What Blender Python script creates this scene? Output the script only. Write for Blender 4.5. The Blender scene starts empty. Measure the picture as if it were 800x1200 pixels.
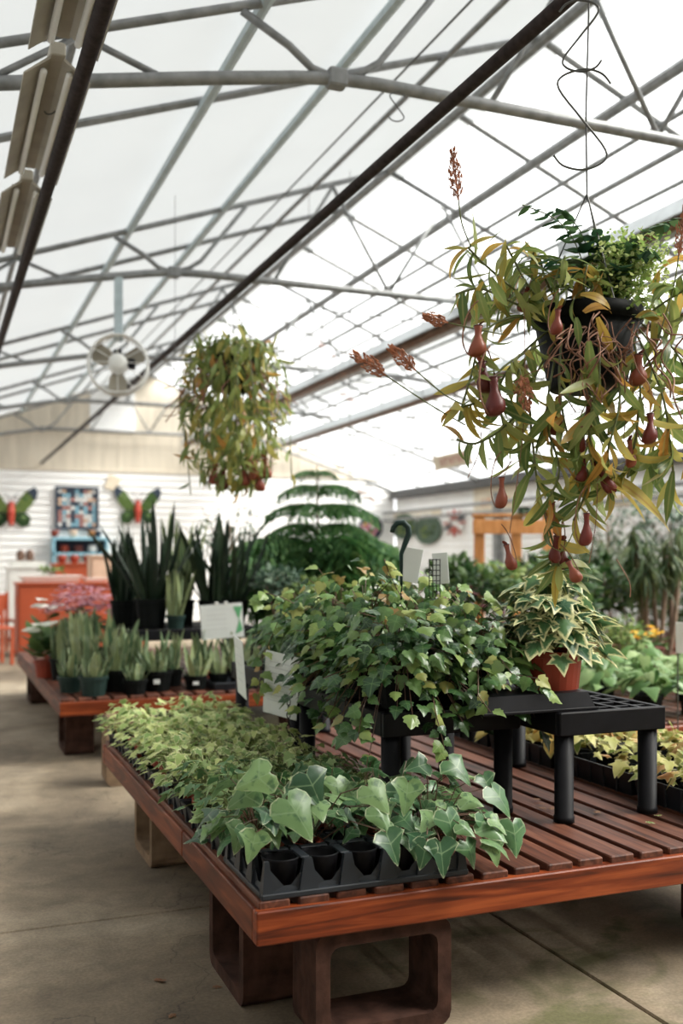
import bpy, math, random
from math import sin, cos, pi, radians, sqrt
from mathutils import Vector, Matrix
R = random.Random(7)

# ------------------------------------------------------------------ camera
EYE = 1.32; F = 1190.0; YAW = radians(21.9)
CS, SN = cos(YAW), sin(YAW)
scene = bpy.context.scene
cd = bpy.data.cameras.new('camera'); cam = bpy.data.objects.new('camera', cd)
scene.collection.objects.link(cam); scene.camera = cam
cam.location = (0, 0, EYE); cam.rotation_euler = (pi/2, 0, -YAW)
cd.sensor_fit = 'VERTICAL'; cd.sensor_height = 36; cd.sensor_width = 24
cd.lens = F*36/1200; cd.shift_y = 55/1200; cd.clip_start = .05
cd.dof.use_dof = True; cd.dof.focus_distance = 3.15; cd.dof.aperture_fstop = 1.9

# ------------------------------------------------------------------ sky, exposure
SKY = 2.35
w = bpy.data.worlds.new('overcast_sky'); scene.world = w; w.use_nodes = True
bg = w.node_tree.nodes['Background']
bg.inputs[0].default_value = (.985, .99, 1.0, 1); bg.inputs[1].default_value = SKY
sd = bpy.data.lights.new('hazy_sun', 'SUN'); sd.energy = 16; sd.angle = radians(34); sd.color = (1, .955, .88)
sun = bpy.data.objects.new('hazy_sun', sd); scene.collection.objects.link(sun)
sun.rotation_euler = Vector((-.8, .3, -.88)).to_track_quat('-Z', 'Y').to_euler()
vs = scene.view_settings
vs.view_transform = 'Standard'; vs.look = 'None'; vs.gamma = 1; vs.exposure = 0.26
vs.use_curve_mapping = False

col = scene.collection
def at(u, v, d):
    """a point of the place at image position (u, v) and real distance d along the view"""
    cx = (u-400)/F*d
    return Vector((cx*CS + d*SN, -cx*SN + d*CS, EYE + (655-v)/F*d))

# ------------------------------------------------------------------ materials
def new_mat(name):
    m = bpy.data.materials.new(name); m.use_nodes = True
    nt = m.node_tree; b = nt.nodes['Principled BSDF']
    return m, nt, b
def N(nt, t, **kw):
    n = nt.nodes.new(t)
    for k, v in kw.items():
        if k.startswith('i_'):
            n.inputs[int(k[2:])].default_value = v
        else: setattr(n, k, v)
    return n
def c4(c): return (c[0], c[1], c[2], 1)
def ramp(nt, stops):
    r = nt.nodes.new('ShaderNodeValToRGB'); e = r.color_ramp.elements
    while len(e) < len(stops): e.new(.5)
    for k, (p, c) in enumerate(stops): e[k].position = p; e[k].color = c4(c)
    return r
def plain(name, c, rough=.5, metal=0, var=.12, scale=12, bump=0, spec=.5, stretch=None, trans=0):
    """colour with soft grain"""
    m, nt, b = new_mat(name)
    tc = N(nt, 'ShaderNodeTexCoord'); mp = N(nt, 'ShaderNodeMapping')
    if stretch: mp.inputs['Scale'].default_value = stretch
    nt.links.new(tc.outputs['Object'], mp.inputs[0])
    nz = N(nt, 'ShaderNodeTexNoise'); nz.inputs['Scale'].default_value = scale; nz.inputs['Detail'].default_value = 5
    nt.links.new(mp.outputs[0], nz.inputs['Vector'])
    rp = ramp(nt, [(.3, [x*(1-var) for x in c]), (.7, [min(1, x*(1+var)) for x in c])])
    nt.links.new(nz.outputs[0], rp.inputs[0]); nt.links.new(rp.outputs[0], b.inputs['Base Color'])
    b.inputs['Roughness'].default_value = rough; b.inputs['Metallic'].default_value = metal
    b.inputs['Specular IOR Level'].default_value = spec
    if bump:
        bp = N(nt, 'ShaderNodeBump'); bp.inputs['Strength'].default_value = bump; bp.inputs['Distance'].default_value = .01
        nt.links.new(nz.outputs[0], bp.inputs['Height']); nt.links.new(bp.outputs[0], b.inputs['Normal'])
    return m
def leaf_mat(name, dark, mid, light, edge=None, e0=.8, e1=.95, vein=None, marble=None, rough=.42, trans=.3, extra=None, spec=.3, noise=.5):
    """leaf colour varies leaf by leaf; margin colour follows the margin of the blade"""
    m, nt, b = new_mat(name); L = nt.links.new
    oi = N(nt, 'ShaderNodeObjectInfo'); at_ = N(nt, 'ShaderNodeAttribute', attribute_name='rnd')
    add = N(nt, 'ShaderNodeMath', operation='ADD'); L(oi.outputs['Random'], add.inputs[0]); L(at_.outputs['Fac'], add.inputs[1])
    fr = N(nt, 'ShaderNodeMath', operation='FRACT'); L(add.outputs[0], fr.inputs[0])
    stops = [(0, dark), (.45, mid), (.85, light)]
    if extra: stops = [(0, dark), (.4, mid), (.75, light)] + extra
    rp = ramp(nt, stops); L(fr.outputs[0], rp.inputs[0])
    colr = rp.outputs[0]
    tc = N(nt, 'ShaderNodeTexCoord')
    nz = N(nt, 'ShaderNodeTexNoise'); nz.inputs['Scale'].default_value = 3.5; nz.inputs['Detail'].default_value = 4
    L(tc.outputs['Object'], nz.inputs['Vector'])
    def mix(fac, a, bcol):
        mx = N(nt, 'ShaderNodeMix', data_type='RGBA'); L(fac, mx.inputs[0]); L(a, mx.inputs[6])
        mx.inputs[7].default_value = c4(bcol); return mx.outputs[2]
    def mapr(src, a, bb, lo=0, hi=1):
        r = N(nt, 'ShaderNodeMapRange'); L(src, r.inputs[0])
        for k, v in zip((1, 2, 3, 4), (a, bb, lo, hi)): r.inputs[k].default_value = v
        return r.outputs[0]
    if marble: colr = mix(mapr(nz.outputs[0], .5, .62, 0, .75), colr, marble)
    if vein:
        va = N(nt, 'ShaderNodeAttribute', attribute_name='vein')
        colr = mix(mapr(va.outputs['Fac'], .72, .97, 0, .6), colr, vein)
    if edge:
        ea = N(nt, 'ShaderNodeAttribute', attribute_name='edge')
        s = N(nt, 'ShaderNodeMath', operation='MULTIPLY_ADD'); L(nz.outputs[0], s.inputs[0]); s.inputs[1].default_value = noise
        L(ea.outputs['Fac'], s.inputs[2])
        colr = mix(mapr(s.outputs[0], e0+noise/2, e1+noise/2), colr, edge)
    L(colr, b.inputs['Base Color']); b.inputs['Roughness'].default_value = rough
    b.inputs['Specular IOR Level'].default_value = spec
    if trans:
        t = N(nt, 'ShaderNodeBsdfTranslucent'); L(colr, t.inputs[0])
        mx = N(nt, 'ShaderNodeMixShader'); mx.inputs[0].default_value = trans
        L(b.outputs[0], mx.inputs[1]); L(t.outputs[0], mx.inputs[2])
        L(mx.outputs[0], nt.nodes['Material Output'].inputs[0])
    return m
def wood_mat(name, a, b_, c, scale=(30, 2.2, 30), rough=.5, bump=.25, coat=0):
    m, nt, b = new_mat(name); L = nt.links.new
    tc = N(nt, 'ShaderNodeTexCoord'); oi = N(nt, 'ShaderNodeObjectInfo')
    mp = N(nt, 'ShaderNodeMapping'); mp.inputs['Scale'].default_value = scale
    L(tc.outputs['Object'], mp.inputs[0])
    of = N(nt, 'ShaderNodeVectorMath', operation='ADD'); L(mp.outputs[0], of.inputs[0])
    ml = N(nt, 'ShaderNodeMath', operation='MULTIPLY'); L(oi.outputs['Random'], ml.inputs[0]); ml.inputs[1].default_value = 40
    L(ml.outputs[0], of.inputs[1])
    nz = N(nt, 'ShaderNodeTexNoise'); nz.inputs['Scale'].default_value = 1; nz.inputs['Detail'].default_value = 7; nz.inputs['Distortion'].default_value = .8
    L(of.outputs[0], nz.inputs['Vector'])
    rp = ramp(nt, [(.32, a), (.5, b_), (.68, c)]); L(nz.outputs[0], rp.inputs[0])
    hs = N(nt, 'ShaderNodeHueSaturation'); L(rp.outputs[0], hs.inputs['Color'])
    vr = N(nt, 'ShaderNodeMapRange'); L(oi.outputs['Random'], vr.inputs[0]); vr.inputs[3].default_value = .75; vr.inputs[4].default_value = 1.2
    L(vr.outputs[0], hs.inputs['Value']); L(hs.outputs[0], b.inputs['Base Color'])
    b.inputs['Roughness'].default_value = rough; b.inputs['Coat Weight'].default_value = coat
    b.inputs['Coat Roughness'].default_value = .3; b.inputs['Specular IOR Level'].default_value = .28
    bp = N(nt, 'ShaderNodeBump'); bp.inputs['Strength'].default_value = bump; bp.inputs['Distance'].default_value = .004
    L(nz.outputs[0], bp.inputs['Height']); L(bp.outputs[0], b.inputs['Normal'])
    return m

M = {}
def concrete():
    m, nt, b = new_mat('concrete_floor'); L = nt.links.new
    g = N(nt, 'ShaderNodeNewGeometry')
    def noise(s, d=6, dist=0, rough=.55):
        n = N(nt, 'ShaderNodeTexNoise'); n.inputs['Scale'].default_value = s; n.inputs['Detail'].default_value = d
        n.inputs['Distortion'].default_value = dist; n.inputs['Roughness'].default_value = rough
        L(g.outputs['Position'], n.inputs['Vector']); return n.outputs[0]
    r1 = ramp(nt, [(.3, (.095, .07, .046)), (.5, (.25, .195, .132)), (.66, (.45, .37, .27))]); L(noise(.75, 7, .6), r1.inputs[0])
    r2 = ramp(nt, [(.35, (.55, .55, .55)), (.6, (1, 1, 1))]); L(noise(5, 9, .3, .7), r2.inputs[0])
    mx = N(nt, 'ShaderNodeMix', data_type='RGBA', blend_type='MULTIPLY'); mx.inputs[0].default_value = .8
    L(r1.outputs[0], mx.inputs[6]); L(r2.outputs[0], mx.inputs[7])
    r3 = ramp(nt, [(.52, (0, 0, 0)), (.64, (1, 1, 1))]); L(noise(1.9, 6, 1.2), r3.inputs[0])
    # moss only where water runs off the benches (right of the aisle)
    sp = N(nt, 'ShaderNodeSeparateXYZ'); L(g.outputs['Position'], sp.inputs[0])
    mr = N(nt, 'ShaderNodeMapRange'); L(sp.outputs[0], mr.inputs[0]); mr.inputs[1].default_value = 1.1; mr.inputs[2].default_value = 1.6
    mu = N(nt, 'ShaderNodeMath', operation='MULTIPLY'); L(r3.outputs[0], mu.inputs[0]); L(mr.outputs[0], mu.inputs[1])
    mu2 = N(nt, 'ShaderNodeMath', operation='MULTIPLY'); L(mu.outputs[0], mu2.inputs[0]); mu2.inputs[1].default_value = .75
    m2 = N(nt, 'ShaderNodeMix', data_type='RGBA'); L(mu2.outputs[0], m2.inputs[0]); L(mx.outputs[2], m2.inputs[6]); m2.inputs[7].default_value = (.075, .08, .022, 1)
    # fine grit
    r4 = ramp(nt, [(.4, (.78, .78, .78)), (.62, (1.1, 1.1, 1.1))]); L(noise(90, 3), r4.inputs[0])
    m3 = N(nt, 'ShaderNodeMix', data_type='RGBA', blend_type='MULTIPLY'); m3.inputs[0].default_value = .7
    L(m2.outputs[2], m3.inputs[6]); L(r4.outputs[0], m3.inputs[7])
    # hairline cracks
    vo = N(nt, 'ShaderNodeTexVoronoi', feature='DISTANCE_TO_EDGE'); vo.inputs['Scale'].default_value = .55
    wv = N(nt, 'ShaderNodeVectorMath', operation='ADD'); L(g.outputs['Position'], wv.inputs[0])
    nn = N(nt, 'ShaderNodeTexNoise'); nn.inputs['Scale'].default_value = 3; nn.inputs['Detail'].default_value = 6; L(g.outputs['Position'], nn.inputs['Vector'])
    L(nn.outputs[1], wv.inputs[1]); L(wv.outputs[0], vo.inputs['Vector'])
    rc = ramp(nt, [(0, (.45, .45, .45)), (.004, (1, 1, 1))]); L(vo.outputs[0], rc.inputs[0])
    m4 = N(nt, 'ShaderNodeMix', data_type='RGBA', blend_type='MULTIPLY'); m4.inputs[0].default_value = .8
    L(m3.outputs[2], m4.inputs[6]); L(rc.outputs[0], m4.inputs[7])
    L(m4.outputs[2], b.inputs['Base Color']); b.inputs['Roughness'].default_value = .75
    bp = N(nt, 'ShaderNodeBump'); bp.inputs['Strength'].default_value = .25; bp.inputs['Distance'].default_value = .004
    L(noise(60, 6), bp.inputs['Height']); L(bp.outputs[0], b.inputs['Normal'])
    return m
def sheet_mat(name, tint, clear, milky):
    """roof sheet: part of the light passes straight, part is scattered through, the rest is held back"""
    m, nt, b = new_mat(name); L = nt.links.new
    tr = N(nt, 'ShaderNodeBsdfTransparent'); tr.inputs[0].default_value = (clear*tint[0], clear*tint[1], clear*tint[2], 1)
    tl = N(nt, 'ShaderNodeBsdfTranslucent')
    tc = N(nt, 'ShaderNodeTexCoord'); nz = N(nt, 'ShaderNodeTexNoise'); nz.inputs['Scale'].default_value = 1.3; nz.inputs['Detail'].default_value = 4
    L(tc.outputs['Object'], nz.inputs['Vector'])
    rp = ramp(nt, [(.3, [milky*x*.94 for x in tint]), (.7, [milky*x for x in tint])]); L(nz.outputs[0], rp.inputs[0]); L(rp.outputs[0], tl.inputs[0])
    df = N(nt, 'ShaderNodeBsdfDiffuse'); df.inputs[0].default_value = (.25, .26, .26, 1)
    a = N(nt, 'ShaderNodeAddShader'); L(tr.outputs[0], a.inputs[0]); L(tl.outputs[0], a.inputs[1])
    a2 = N(nt, 'ShaderNodeAddShader'); L(a.outputs[0], a2.inputs[0]); L(df.outputs[0], a2.inputs[1])
    L(a2.outputs[0], nt.nodes['Material Output'].inputs[0])
    return m
M['concrete'] = concrete()
M['subfloor'] = plain('subfloor_dirt', (.03, .028, .025), .9)
M['cloth'] = sheet_mat('white_shade_film', (.94, .985, 1), .03, .13)
M['pane'] = sheet_mat('clear_roof_pane', (.98, 1, 1), .62, .1)
M['siding'] = plain('white_siding_paint', (.86, .86, .85), .6, var=.04, scale=3)
M['gable'] = plain('beige_plywood', (.62, .56, .46), .7, var=.1, scale=2, stretch=(6, 6, .6))
M['whitepanel'] = plain('white_panel', (.85, .86, .86), .6, var=.03)
M['steel'] = plain('galvanised_steel', (.22, .225, .225), .55, .3, var=.25, scale=14)
M['bluesteel'] = plain('pale_blue_purlin', (.45, .53, .56), .55, .1, var=.12, scale=10)
M['darkpipe'] = plain('dark_brown_pipe', (.03, .022, .021), .6, 0, var=.4, scale=30, spec=.15)
M['rustpipe'] = plain('rusty_heater_tube', (.17, .10, .07), .6, .3, var=.3, scale=9)
M['hood'] = plain('aluminium_hood', (.5, .53, .54), .4, .5, var=.1)
M['fixture'] = plain('dusty_reflector', (.34, .31, .25), .55, .3, var=.15, scale=6)
M['beam'] = plain('grey_beam_paint', (.06, .06, .06), .6, var=.2, scale=3)
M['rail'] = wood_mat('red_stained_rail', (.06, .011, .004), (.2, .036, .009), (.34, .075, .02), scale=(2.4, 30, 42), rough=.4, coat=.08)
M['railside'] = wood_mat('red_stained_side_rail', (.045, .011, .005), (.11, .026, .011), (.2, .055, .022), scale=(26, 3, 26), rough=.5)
M['slat'] = wood_mat('brown_stained_slat', (.04, .013, .008), (.09, .03, .017), (.16, .06, .034), scale=(34, 2.4, 34), rough=.55)
M['block'] = plain('painted_concrete_block', (.05, .024, .017), .85, var=.5, scale=16, bump=.6, spec=.15)
M['blockpale'] = plain('bare_concrete_block', (.2, .135, .085), .85, var=.35, scale=12, bump=.6, spec=.15)
M['plastic'] = plain('black_plastic', (.007, .007, .009), .5, var=.25, scale=20, spec=.14)
M['traypl'] = plain('grey_black_tray_plastic', (.017, .021, .027), .42, var=.2, scale=9, spec=.3)
M['potblack'] = plain('black_nursery_pot', (.006, .007, .007), .6, var=.2, scale=12, spec=.08)
M['potgreen'] = plain('dark_green_pot', (.016, .034, .03), .5, var=.15, spec=.2)
M['terracotta'] = plain('red_plastic_pot', (.25, .04, .02), .5, var=.15, scale=6, spec=.25)
M['soil'] = plain('potting_soil', (.018, .012, .008), .95, var=.5, scale=60, bump=1, spec=.1)
M['card'] = plain('white_card', (.72, .75, .74), .5, var=.03)
M['cardgreen'] = plain('green_print', (.13, .42, .2), .5, var=.1)
M['print'] = plain('grey_print', (.55, .57, .58), .6, var=.05)
M['wire'] = plain('dull_wire', (.09, .09, .085), .45, .6)
M['stem'] = plain('brown_stem', (.09, .045, .025), .6, var=.3, scale=40)
M['greenstem'] = plain('green_stem', (.10, .12, .035), .55, var=.3, scale=40)
M['dryvine'] = plain('dried_vine', (.23, .105, .06), .65, var=.45, scale=25)
M['orange'] = plain('orange_red_cabinet', (.42, .075, .025), .5, var=.1, scale=3)
M['orangewood'] = wood_mat('orange_pine', (.5, .2, .06), (.6, .26, .09), (.68, .33, .13), scale=(20, 20, 3), bump=.1)
M['paleboard'] = plain('pale_wood_board', (.66, .58, .45), .6, var=.08, scale=5)
M['peach'] = plain('peach_board', (.72, .5, .36), .6, var=.05)
M['blue'] = plain('sky_blue_paint', (.25, .5, .62), .5, var=.06)
M['navy'] = plain('dark_blue_inside', (.02, .035, .06), .6)
M['white'] = plain('white_glaze', (.8, .8, .77), .35, var=.04)
M['red'] = plain('red_paint', (.5, .06, .035), .5)
M['redprint'] = plain('faded_red_print', (.45, .2, .17), .6, var=.2)
M['darkred'] = plain('dark_red_wood', (.12, .025, .018), .6, var=.25)
M['pink'] = leaf_mat('pink_petal', (.35, .06, .13), (.55, .16, .25), (.72, .35, .4), rough=.6, trans=.25)
M['mauve'] = leaf_mat('mauve_petal', (.3, .1, .16), (.5, .22, .28), (.7, .44, .46), rough=.6, trans=.25)
M['yellow'] = leaf_mat('yellow_petal', (.75, .34, .02), (.85, .5, .03), (.9, .66, .08), rough=.6, trans=.25)
M['whitepetal'] = leaf_mat('white_petal', (.6, .62, .5), (.75, .76, .68), (.8, .8, .75), rough=.5, trans=.25)
M['spike'] = plain('rust_flower_spike', (.36, .14, .07), .7, var=.4, scale=60)
M['pitcher'] = leaf_mat('red_pitcher', (.1, .018, .016), (.19, .035, .026), (.27, .075, .04), rough=.4, trans=.12, spec=.35)
M['pitchrim'] = plain('dark_pitcher_rim', (.07, .015, .015), .3)
M['bark'] = plain('grey_brown_bark', (.2, .14, .1), .8, var=.3, scale=12, bump=.6)
# leaves
M['ivybig'] = leaf_mat('variegated_ivy_leaf', (.028, .08, .036), (.07, .165, .065), (.2, .32, .13), edge=(.58, .62, .4), e0=.95, e1=1.04, vein=(.26, .38, .2), marble=(.035, .095, .045), rough=.32, spec=.45)
M['ivysmall'] = leaf_mat('small_ivy_leaf', (.14, .24, .07), (.29, .41, .13), (.48, .55, .21), edge=(.74, .72, .42), e0=.78, e1=.98, rough=.5)
M['ivysmalldark'] = leaf_mat('small_dark_ivy_leaf', (.06, .14, .06), (.14, .25, .095), (.28, .39, .15), edge=(.5, .54, .28), e0=.9, e1=1.02, rough=.45)
M['grape'] = leaf_mat('grape_ivy_leaf', (.012, .042, .013), (.042, .11, .034), (.115, .215, .062), vein=(.15, .25, .09), rough=.3, spec=.45, extra=[(.95, (.2, .28, .08)), (1., (.26, .22, .06))], trans=.22)
M['grapetip'] = leaf_mat('young_grape_ivy_leaf', (.12, .22, .055), (.24, .34, .1), (.4, .43, .14), vein=(.36, .42, .16), rough=.36, extra=[(.97, (.34, .2, .07))])
M['potivy'] = leaf_mat('cream_edged_ivy_leaf', (.022, .075, .035), (.045, .13, .05), (.09, .19, .075), edge=(.66, .64, .34), e0=.62, e1=.86, vein=(.12, .2, .11), rough=.38, noise=.9)
M['yellowleaf'] = leaf_mat('yellow_variegated_leaf', (.16, .24, .05), (.42, .42, .12), (.62, .58, .22), edge=(.66, .6, .3), e0=.8, e1=1, rough=.5, extra=[(.9, (.5, .24, .09))])
M['coleus'] = leaf_mat('bronze_yellow_leaf', (.42, .16, .05), (.58, .4, .1), (.66, .55, .18), edge=(.6, .55, .2), e0=.8, e1=1, rough=.5)
M['palegreen'] = leaf_mat('pale_green_leaf', (.05, .12, .035), (.13, .24, .075), (.3, .4, .18), edge=(.15, .27, .08), e0=.8, e1=1.0, rough=.42)
M['nep'] = leaf_mat('pitcher_plant_leaf', (.09, .15, .045), (.2, .27, .075), (.36, .38, .12), edge=(.5, .45, .16), e0=1.0, e1=1.1, vein=(.38, .38, .14), rough=.36, extra=[(.93, (.5, .4, .1)), (.99, (.5, .22, .05))], trans=.4)
M['nepyellow'] = leaf_mat('yellow_pitcher_plant_leaf', (.42, .35, .07), (.5, .38, .08), (.56, .31, .07), vein=(.32, .14, .03), rough=.36, trans=.45)
M['fern'] = leaf_mat('dark_fern_leaf', (.02, .06, .03), (.04, .1, .045), (.08, .15, .06), rough=.4)
M['maiden'] = leaf_mat('pale_fern_leaflet', (.2, .34, .08), (.36, .46, .14), (.5, .56, .24), rough=.5, trans=.4)
M['sans'] = leaf_mat('snake_plant_leaf', (.05, .1, .05), (.12, .18, .09), (.24, .29, .14), edge=(.52, .54, .26), e0=.85, e1=1.0, marble=(.27, .33, .22), rough=.4, trans=.08)
M['sansdark'] = leaf_mat('dark_snake_plant_leaf', (.007, .018, .011), (.013, .03, .017), (.03, .05, .026), marble=(.03, .05, .03), rough=.36, trans=.05)
M['pine'] = leaf_mat('norfolk_pine_needle', (.025, .08, .025), (.05, .14, .04), (.1, .2, .06), rough=.55)
M['shrub'] = leaf_mat('shrub_leaf', (.016, .045, .014), (.04, .09, .028), (.09, .15, .045), rough=.45)
M['shrublight'] = leaf_mat('light_shrub_leaf', (.07, .14, .035), (.15, .23, .06), (.26, .32, .1), rough=.5)
M['shrubgrey'] = leaf_mat('grey_green_leaf', (.05, .1, .07), (.1, .16, .11), (.18, .24, .17), rough=.5)
M['strap'] = leaf_mat('strap_leaf', (.022, .05, .018), (.05, .085, .03), (.12, .15, .06), rough=.5)
M['dryleaf'] = plain('dry_leaf', (.2, .1, .05), .8, var=.4, scale=30)

# ------------------------------------------------------------------ mesh helpers
class MB:
    def __init__(s): s.v = []; s.f = []
    def box(s, x0, x1, y0, y1, z0, z1):
        n = len(s.v)
        s.v += [(x0,y0,z0),(x1,y0,z0),(x1,y1,z0),(x0,y1,z0),(x0,y0,z1),(x1,y0,z1),(x1,y1,z1),(x0,y1,z1)]
        s.f += [tuple(n+i for i in q) for q in ((0,3,2,1),(4,5,6,7),(0,1,5,4),(1,2,6,5),(2,3,7,6),(3,0,4,7))]
        return s
    def bbox(s, x0, x1, y0, y1, z0, z1, b=.004):
        """box with chamfered edges (octagonal section rings along z)"""
        n = len(s.v)
        b = min(b, (x1-x0)*.45, (y1-y0)*.45, (z1-z0)*.45)
        def ring(i, z):
            return [(x0+i+b,y0+i,z),(x1-i-b,y0+i,z),(x1-i,y0+i+b,z),(x1-i,y1-i-b,z),(x1-i-b,y1-i,z),(x0+i+b,y1-i,z),(x0+i,y1-i-b,z),(x0+i,y0+i+b,z)]
        s.v += ring(b*.7, z0)+ring(0, z0+b)+ring(0, z1-b)+ring(b*.7, z1)
        for r in range(3):
            for k in range(8):
                a = n+r*8+k; c = n+r*8+(k+1) % 8
                s.f.append((a, c, c+8, a+8))
        s.f.append(tuple(n+7-k for k in range(8))); s.f.append(tuple(n+24+k for k in range(8)))
        return s
    def tube(s, pts, r, seg=6, cap=True):
        pts = [Vector(p) for p in pts]; n0 = len(s.v); m = len(pts)
        rr = r if isinstance(r, (list, tuple)) else [r]*m
        t0 = (pts[1]-pts[0]).normalized()
        ref = Vector((0,0,1)) if abs(t0.z) < .9 else Vector((1,0,0))
        nx = t0.cross(ref).normalized()
        for i, p in enumerate(pts):
            t = (pts[min(i+1, m-1)]-pts[max(i-1, 0)])
            if t.length < 1e-9: t = t0
            t.normalize(); nx = nx - t*nx.dot(t)
            if nx.length < 1e-6: nx = t.orthogonal()
            nx.normalize(); ny = t.cross(nx)
            for k in range(seg):
                a = 2*pi*k/seg; q = p + (nx*cos(a)+ny*sin(a))*rr[i]; s.v.append(tuple(q))
        for i in range(m-1):
            for k in range(seg):
                a = n0+i*seg+k; b = n0+i*seg+(k+1) % seg
                s.f.append((a, b, b+seg, a+seg))
        if cap:
            s.f.append(tuple(n0+seg-1-k for k in range(seg))); s.f.append(tuple(n0+(m-1)*seg+k for k in range(seg)))
        return s
    def lathe(s, prof, seg=16, c=(0,0,0), closed=False):
        n0 = len(s.v); m = len(prof)
        for (r, z) in prof:
            for k in range(seg):
                a = 2*pi*k/seg; s.v.append((c[0]+r*cos(a), c[1]+r*sin(a), c[2]+z))
        for i in range(m-1):
            for k in range(seg):
                a = n0+i*seg+k; b = n0+i*seg+(k+1) % seg
                s.f.append((a, b, b+seg, a+seg))
        s.f.append(tuple(n0+seg-1-k for k in range(seg)))
        if closed: s.f.append(tuple(n0+(m-1)*seg+k for k in range(seg)))
        return s
    def prism(s, poly, y0, y1, axis='y'):
        """extrude a polygon of (a, z) along y (or x)"""
        n = len(s.v); m = len(poly)
        for yy in (y0, y1):
            for (a, z) in poly: s.v.append((a, yy, z) if axis == 'y' else ((yy, a, z) if axis == 'x' else (a, z, yy)))
        s.f.append(tuple(n+i for i in range(m))); s.f.append(tuple(n+2*m-1-i for i in range(m)))
        for i in range(m):
            j = (i+1) % m; s.f.append((n+j, n+i, n+m+i, n+m+j))
        return s
    def mesh(s, name, mat, smooth=False):
        me = bpy.data.meshes.new(name); me.from_pydata(s.v, [], s.f); me.update()
        if mat: me.materials.append(M[mat])
        if smooth: me.polygons.foreach_set('use_smooth', [True]*len(me.polygons))
        return me
    def build(s, name, mat, parent=None, smooth=False, loc=None):
        return obj(name, s.mesh(name, mat, smooth), parent, loc)
def obj(name, me, parent=None, loc=None, mtx=None):
    o = bpy.data.objects.new(name, me); col.objects.link(o)
    if parent: o.parent = parent
    if mtx is not None: o.matrix_basis = mtx
    elif loc is not None: o.location = loc
    return o
def tag(o, label, cat, group=None):
    o['label'] = label; o['category'] = cat
    if group: o['group'] = group
    return o
def thing(name, label, cat, loc=(0,0,0), rz=0, group=None):
    o = bpy.data.objects.new(name, None); col.objects.link(o); o.empty_display_size = .05
    o.location = loc; o.rotation_euler = (0, 0, rz)
    return tag(o, label, cat, group)
def struct(o, label=None):
    o['kind'] = 'structure'
    if label: o['label'] = label
    return o
def struct_empty(name, loc=(0,0,0), label=None):
    o = bpy.data.objects.new(name, None); col.objects.link(o); o.location = loc; return struct(o, label)
def stuff(o): o['kind'] = 'stuff'; return o

# ------------------------------------------------------------------ leaf prototypes
class Leaf:
    """blade from the origin along +y, upper side +z, length about 1"""
    def __init__(s, v, f, edge, vein, mats): s.v, s.f, s.edge, s.vein, s.me = v, f, edge, vein, {}
    def mesh(s, mat):
        if mat not in s.me:
            me = bpy.data.meshes.new('leaf'); me.from_pydata(s.v, [], s.f); me.materials.append(M[mat])
            a = me.attributes.new('edge', 'FLOAT', 'POINT'); a.data.foreach_set('value', s.edge)
            a = me.attributes.new('vein', 'FLOAT', 'POINT'); a.data.foreach_set('value', s.vein)
            me.polygons.foreach_set('use_smooth', [True]*len(me.polygons)); s.me[mat] = me
        return s.me[mat]
def lobed(half, lobes, fold=.1, droop=.2, wave=.03, seed=0, rings=(.7, 1.0), cy=.36):
    r = random.Random(seed)
    full = list(half) + [(-x, y) for (x, y) in reversed(half[1:-1])]
    tips = set(lobes) | {len(full)-i for i in lobes if 0 < i < len(half)-1}
    v = [(0, cy, 0)]; e = [0.]; ve = [1.]; f = []; n = len(full)
    for q, t in enumerate(rings):
        for i, (x, y) in enumerate(full):
            v.append((x*t, cy+(y-cy)*t, 0)); e.append(t); ve.append(1. if i in tips else 0.)
    for i in range(n):
        j = (i+1) % n; f.append((0, 1+i, 1+j))
        for q in range(len(rings)-1):
            a = 1+q*n; f.append((a+i, a+n+i, a+n+j, a+j))
    out = []
    for k, (x, y, z) in enumerate(v):
        z = -fold*abs(x)*1.2 - droop*(y-.1)**2 + fold*.12
        if e[k] > .9: z += r.uniform(-wave, wave)
        out.append((x, y, z))
    return Leaf(out, f, e, ve, None)
H_IVY = [(0,.05),(.13,-.09),(.33,-.07),(.47,.1),(.46,.28),(.33,.42),(.24,.6),(.12,.85),(0,1.0)]
H_IVY2 = [(0,.04),(.14,-.1),(.36,-.06),(.56,.14),(.4,.3),(.27,.46),(.2,.64),(.1,.85),(0,1.0)]
H_SMALL = [(0,.06),(.16,-.1),(.36,-.06),(.3,.12),(.56,.34),(.27,.42),(.2,.66),(0,1.0)]
H_POT = [(0,.06),(.14,-.12),(.42,-.12),(.34,.1),(.62,.38),(.3,.42),(.2,.66),(0,1.02)]
H_GRAPE = [(0,.0),(.17,-.06),(.38,.05),(.52,.24),(.4,.34),(.44,.5),(.25,.6),(.16,.8),(0,1.0)]
H_OVAL = [(0,.0),(.2,.1),(.3,.32),(.28,.56),(.16,.82),(0,1.0)]
H_ARROW = [(0,.08),(.16,-.16),(.34,-.06),(.36,.2),(.26,.5),(.12,.82),(0,1.0)]
IVY = [lobed(H_IVY, (0, 3, 8), .16, .28, .03, 1, (.5, .82, 1.)), lobed(H_IVY2, (0, 3, 8), -.14, .2, .04, 2, (.5, .82, 1.)),
       lobed(H_IVY, (0, 3, 8), .3, .12, .05, 3, (.5, .82, 1.)), lobed(H_IVY2, (0, 3, 8), .1, .42, .04, 4, (.5, .82, 1.))]
SMALL = [lobed(H_SMALL, (0, 2, 4, 7), .15, .2, .04, 5, (.72, 1.)), lobed(H_SMALL, (0, 2, 4, 7), -.1, .35, .05, 6, (.72, 1.)), lobed(H_SMALL, (0, 2, 4, 7), .3, .1, .04, 7, (.72, 1.))]
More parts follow.
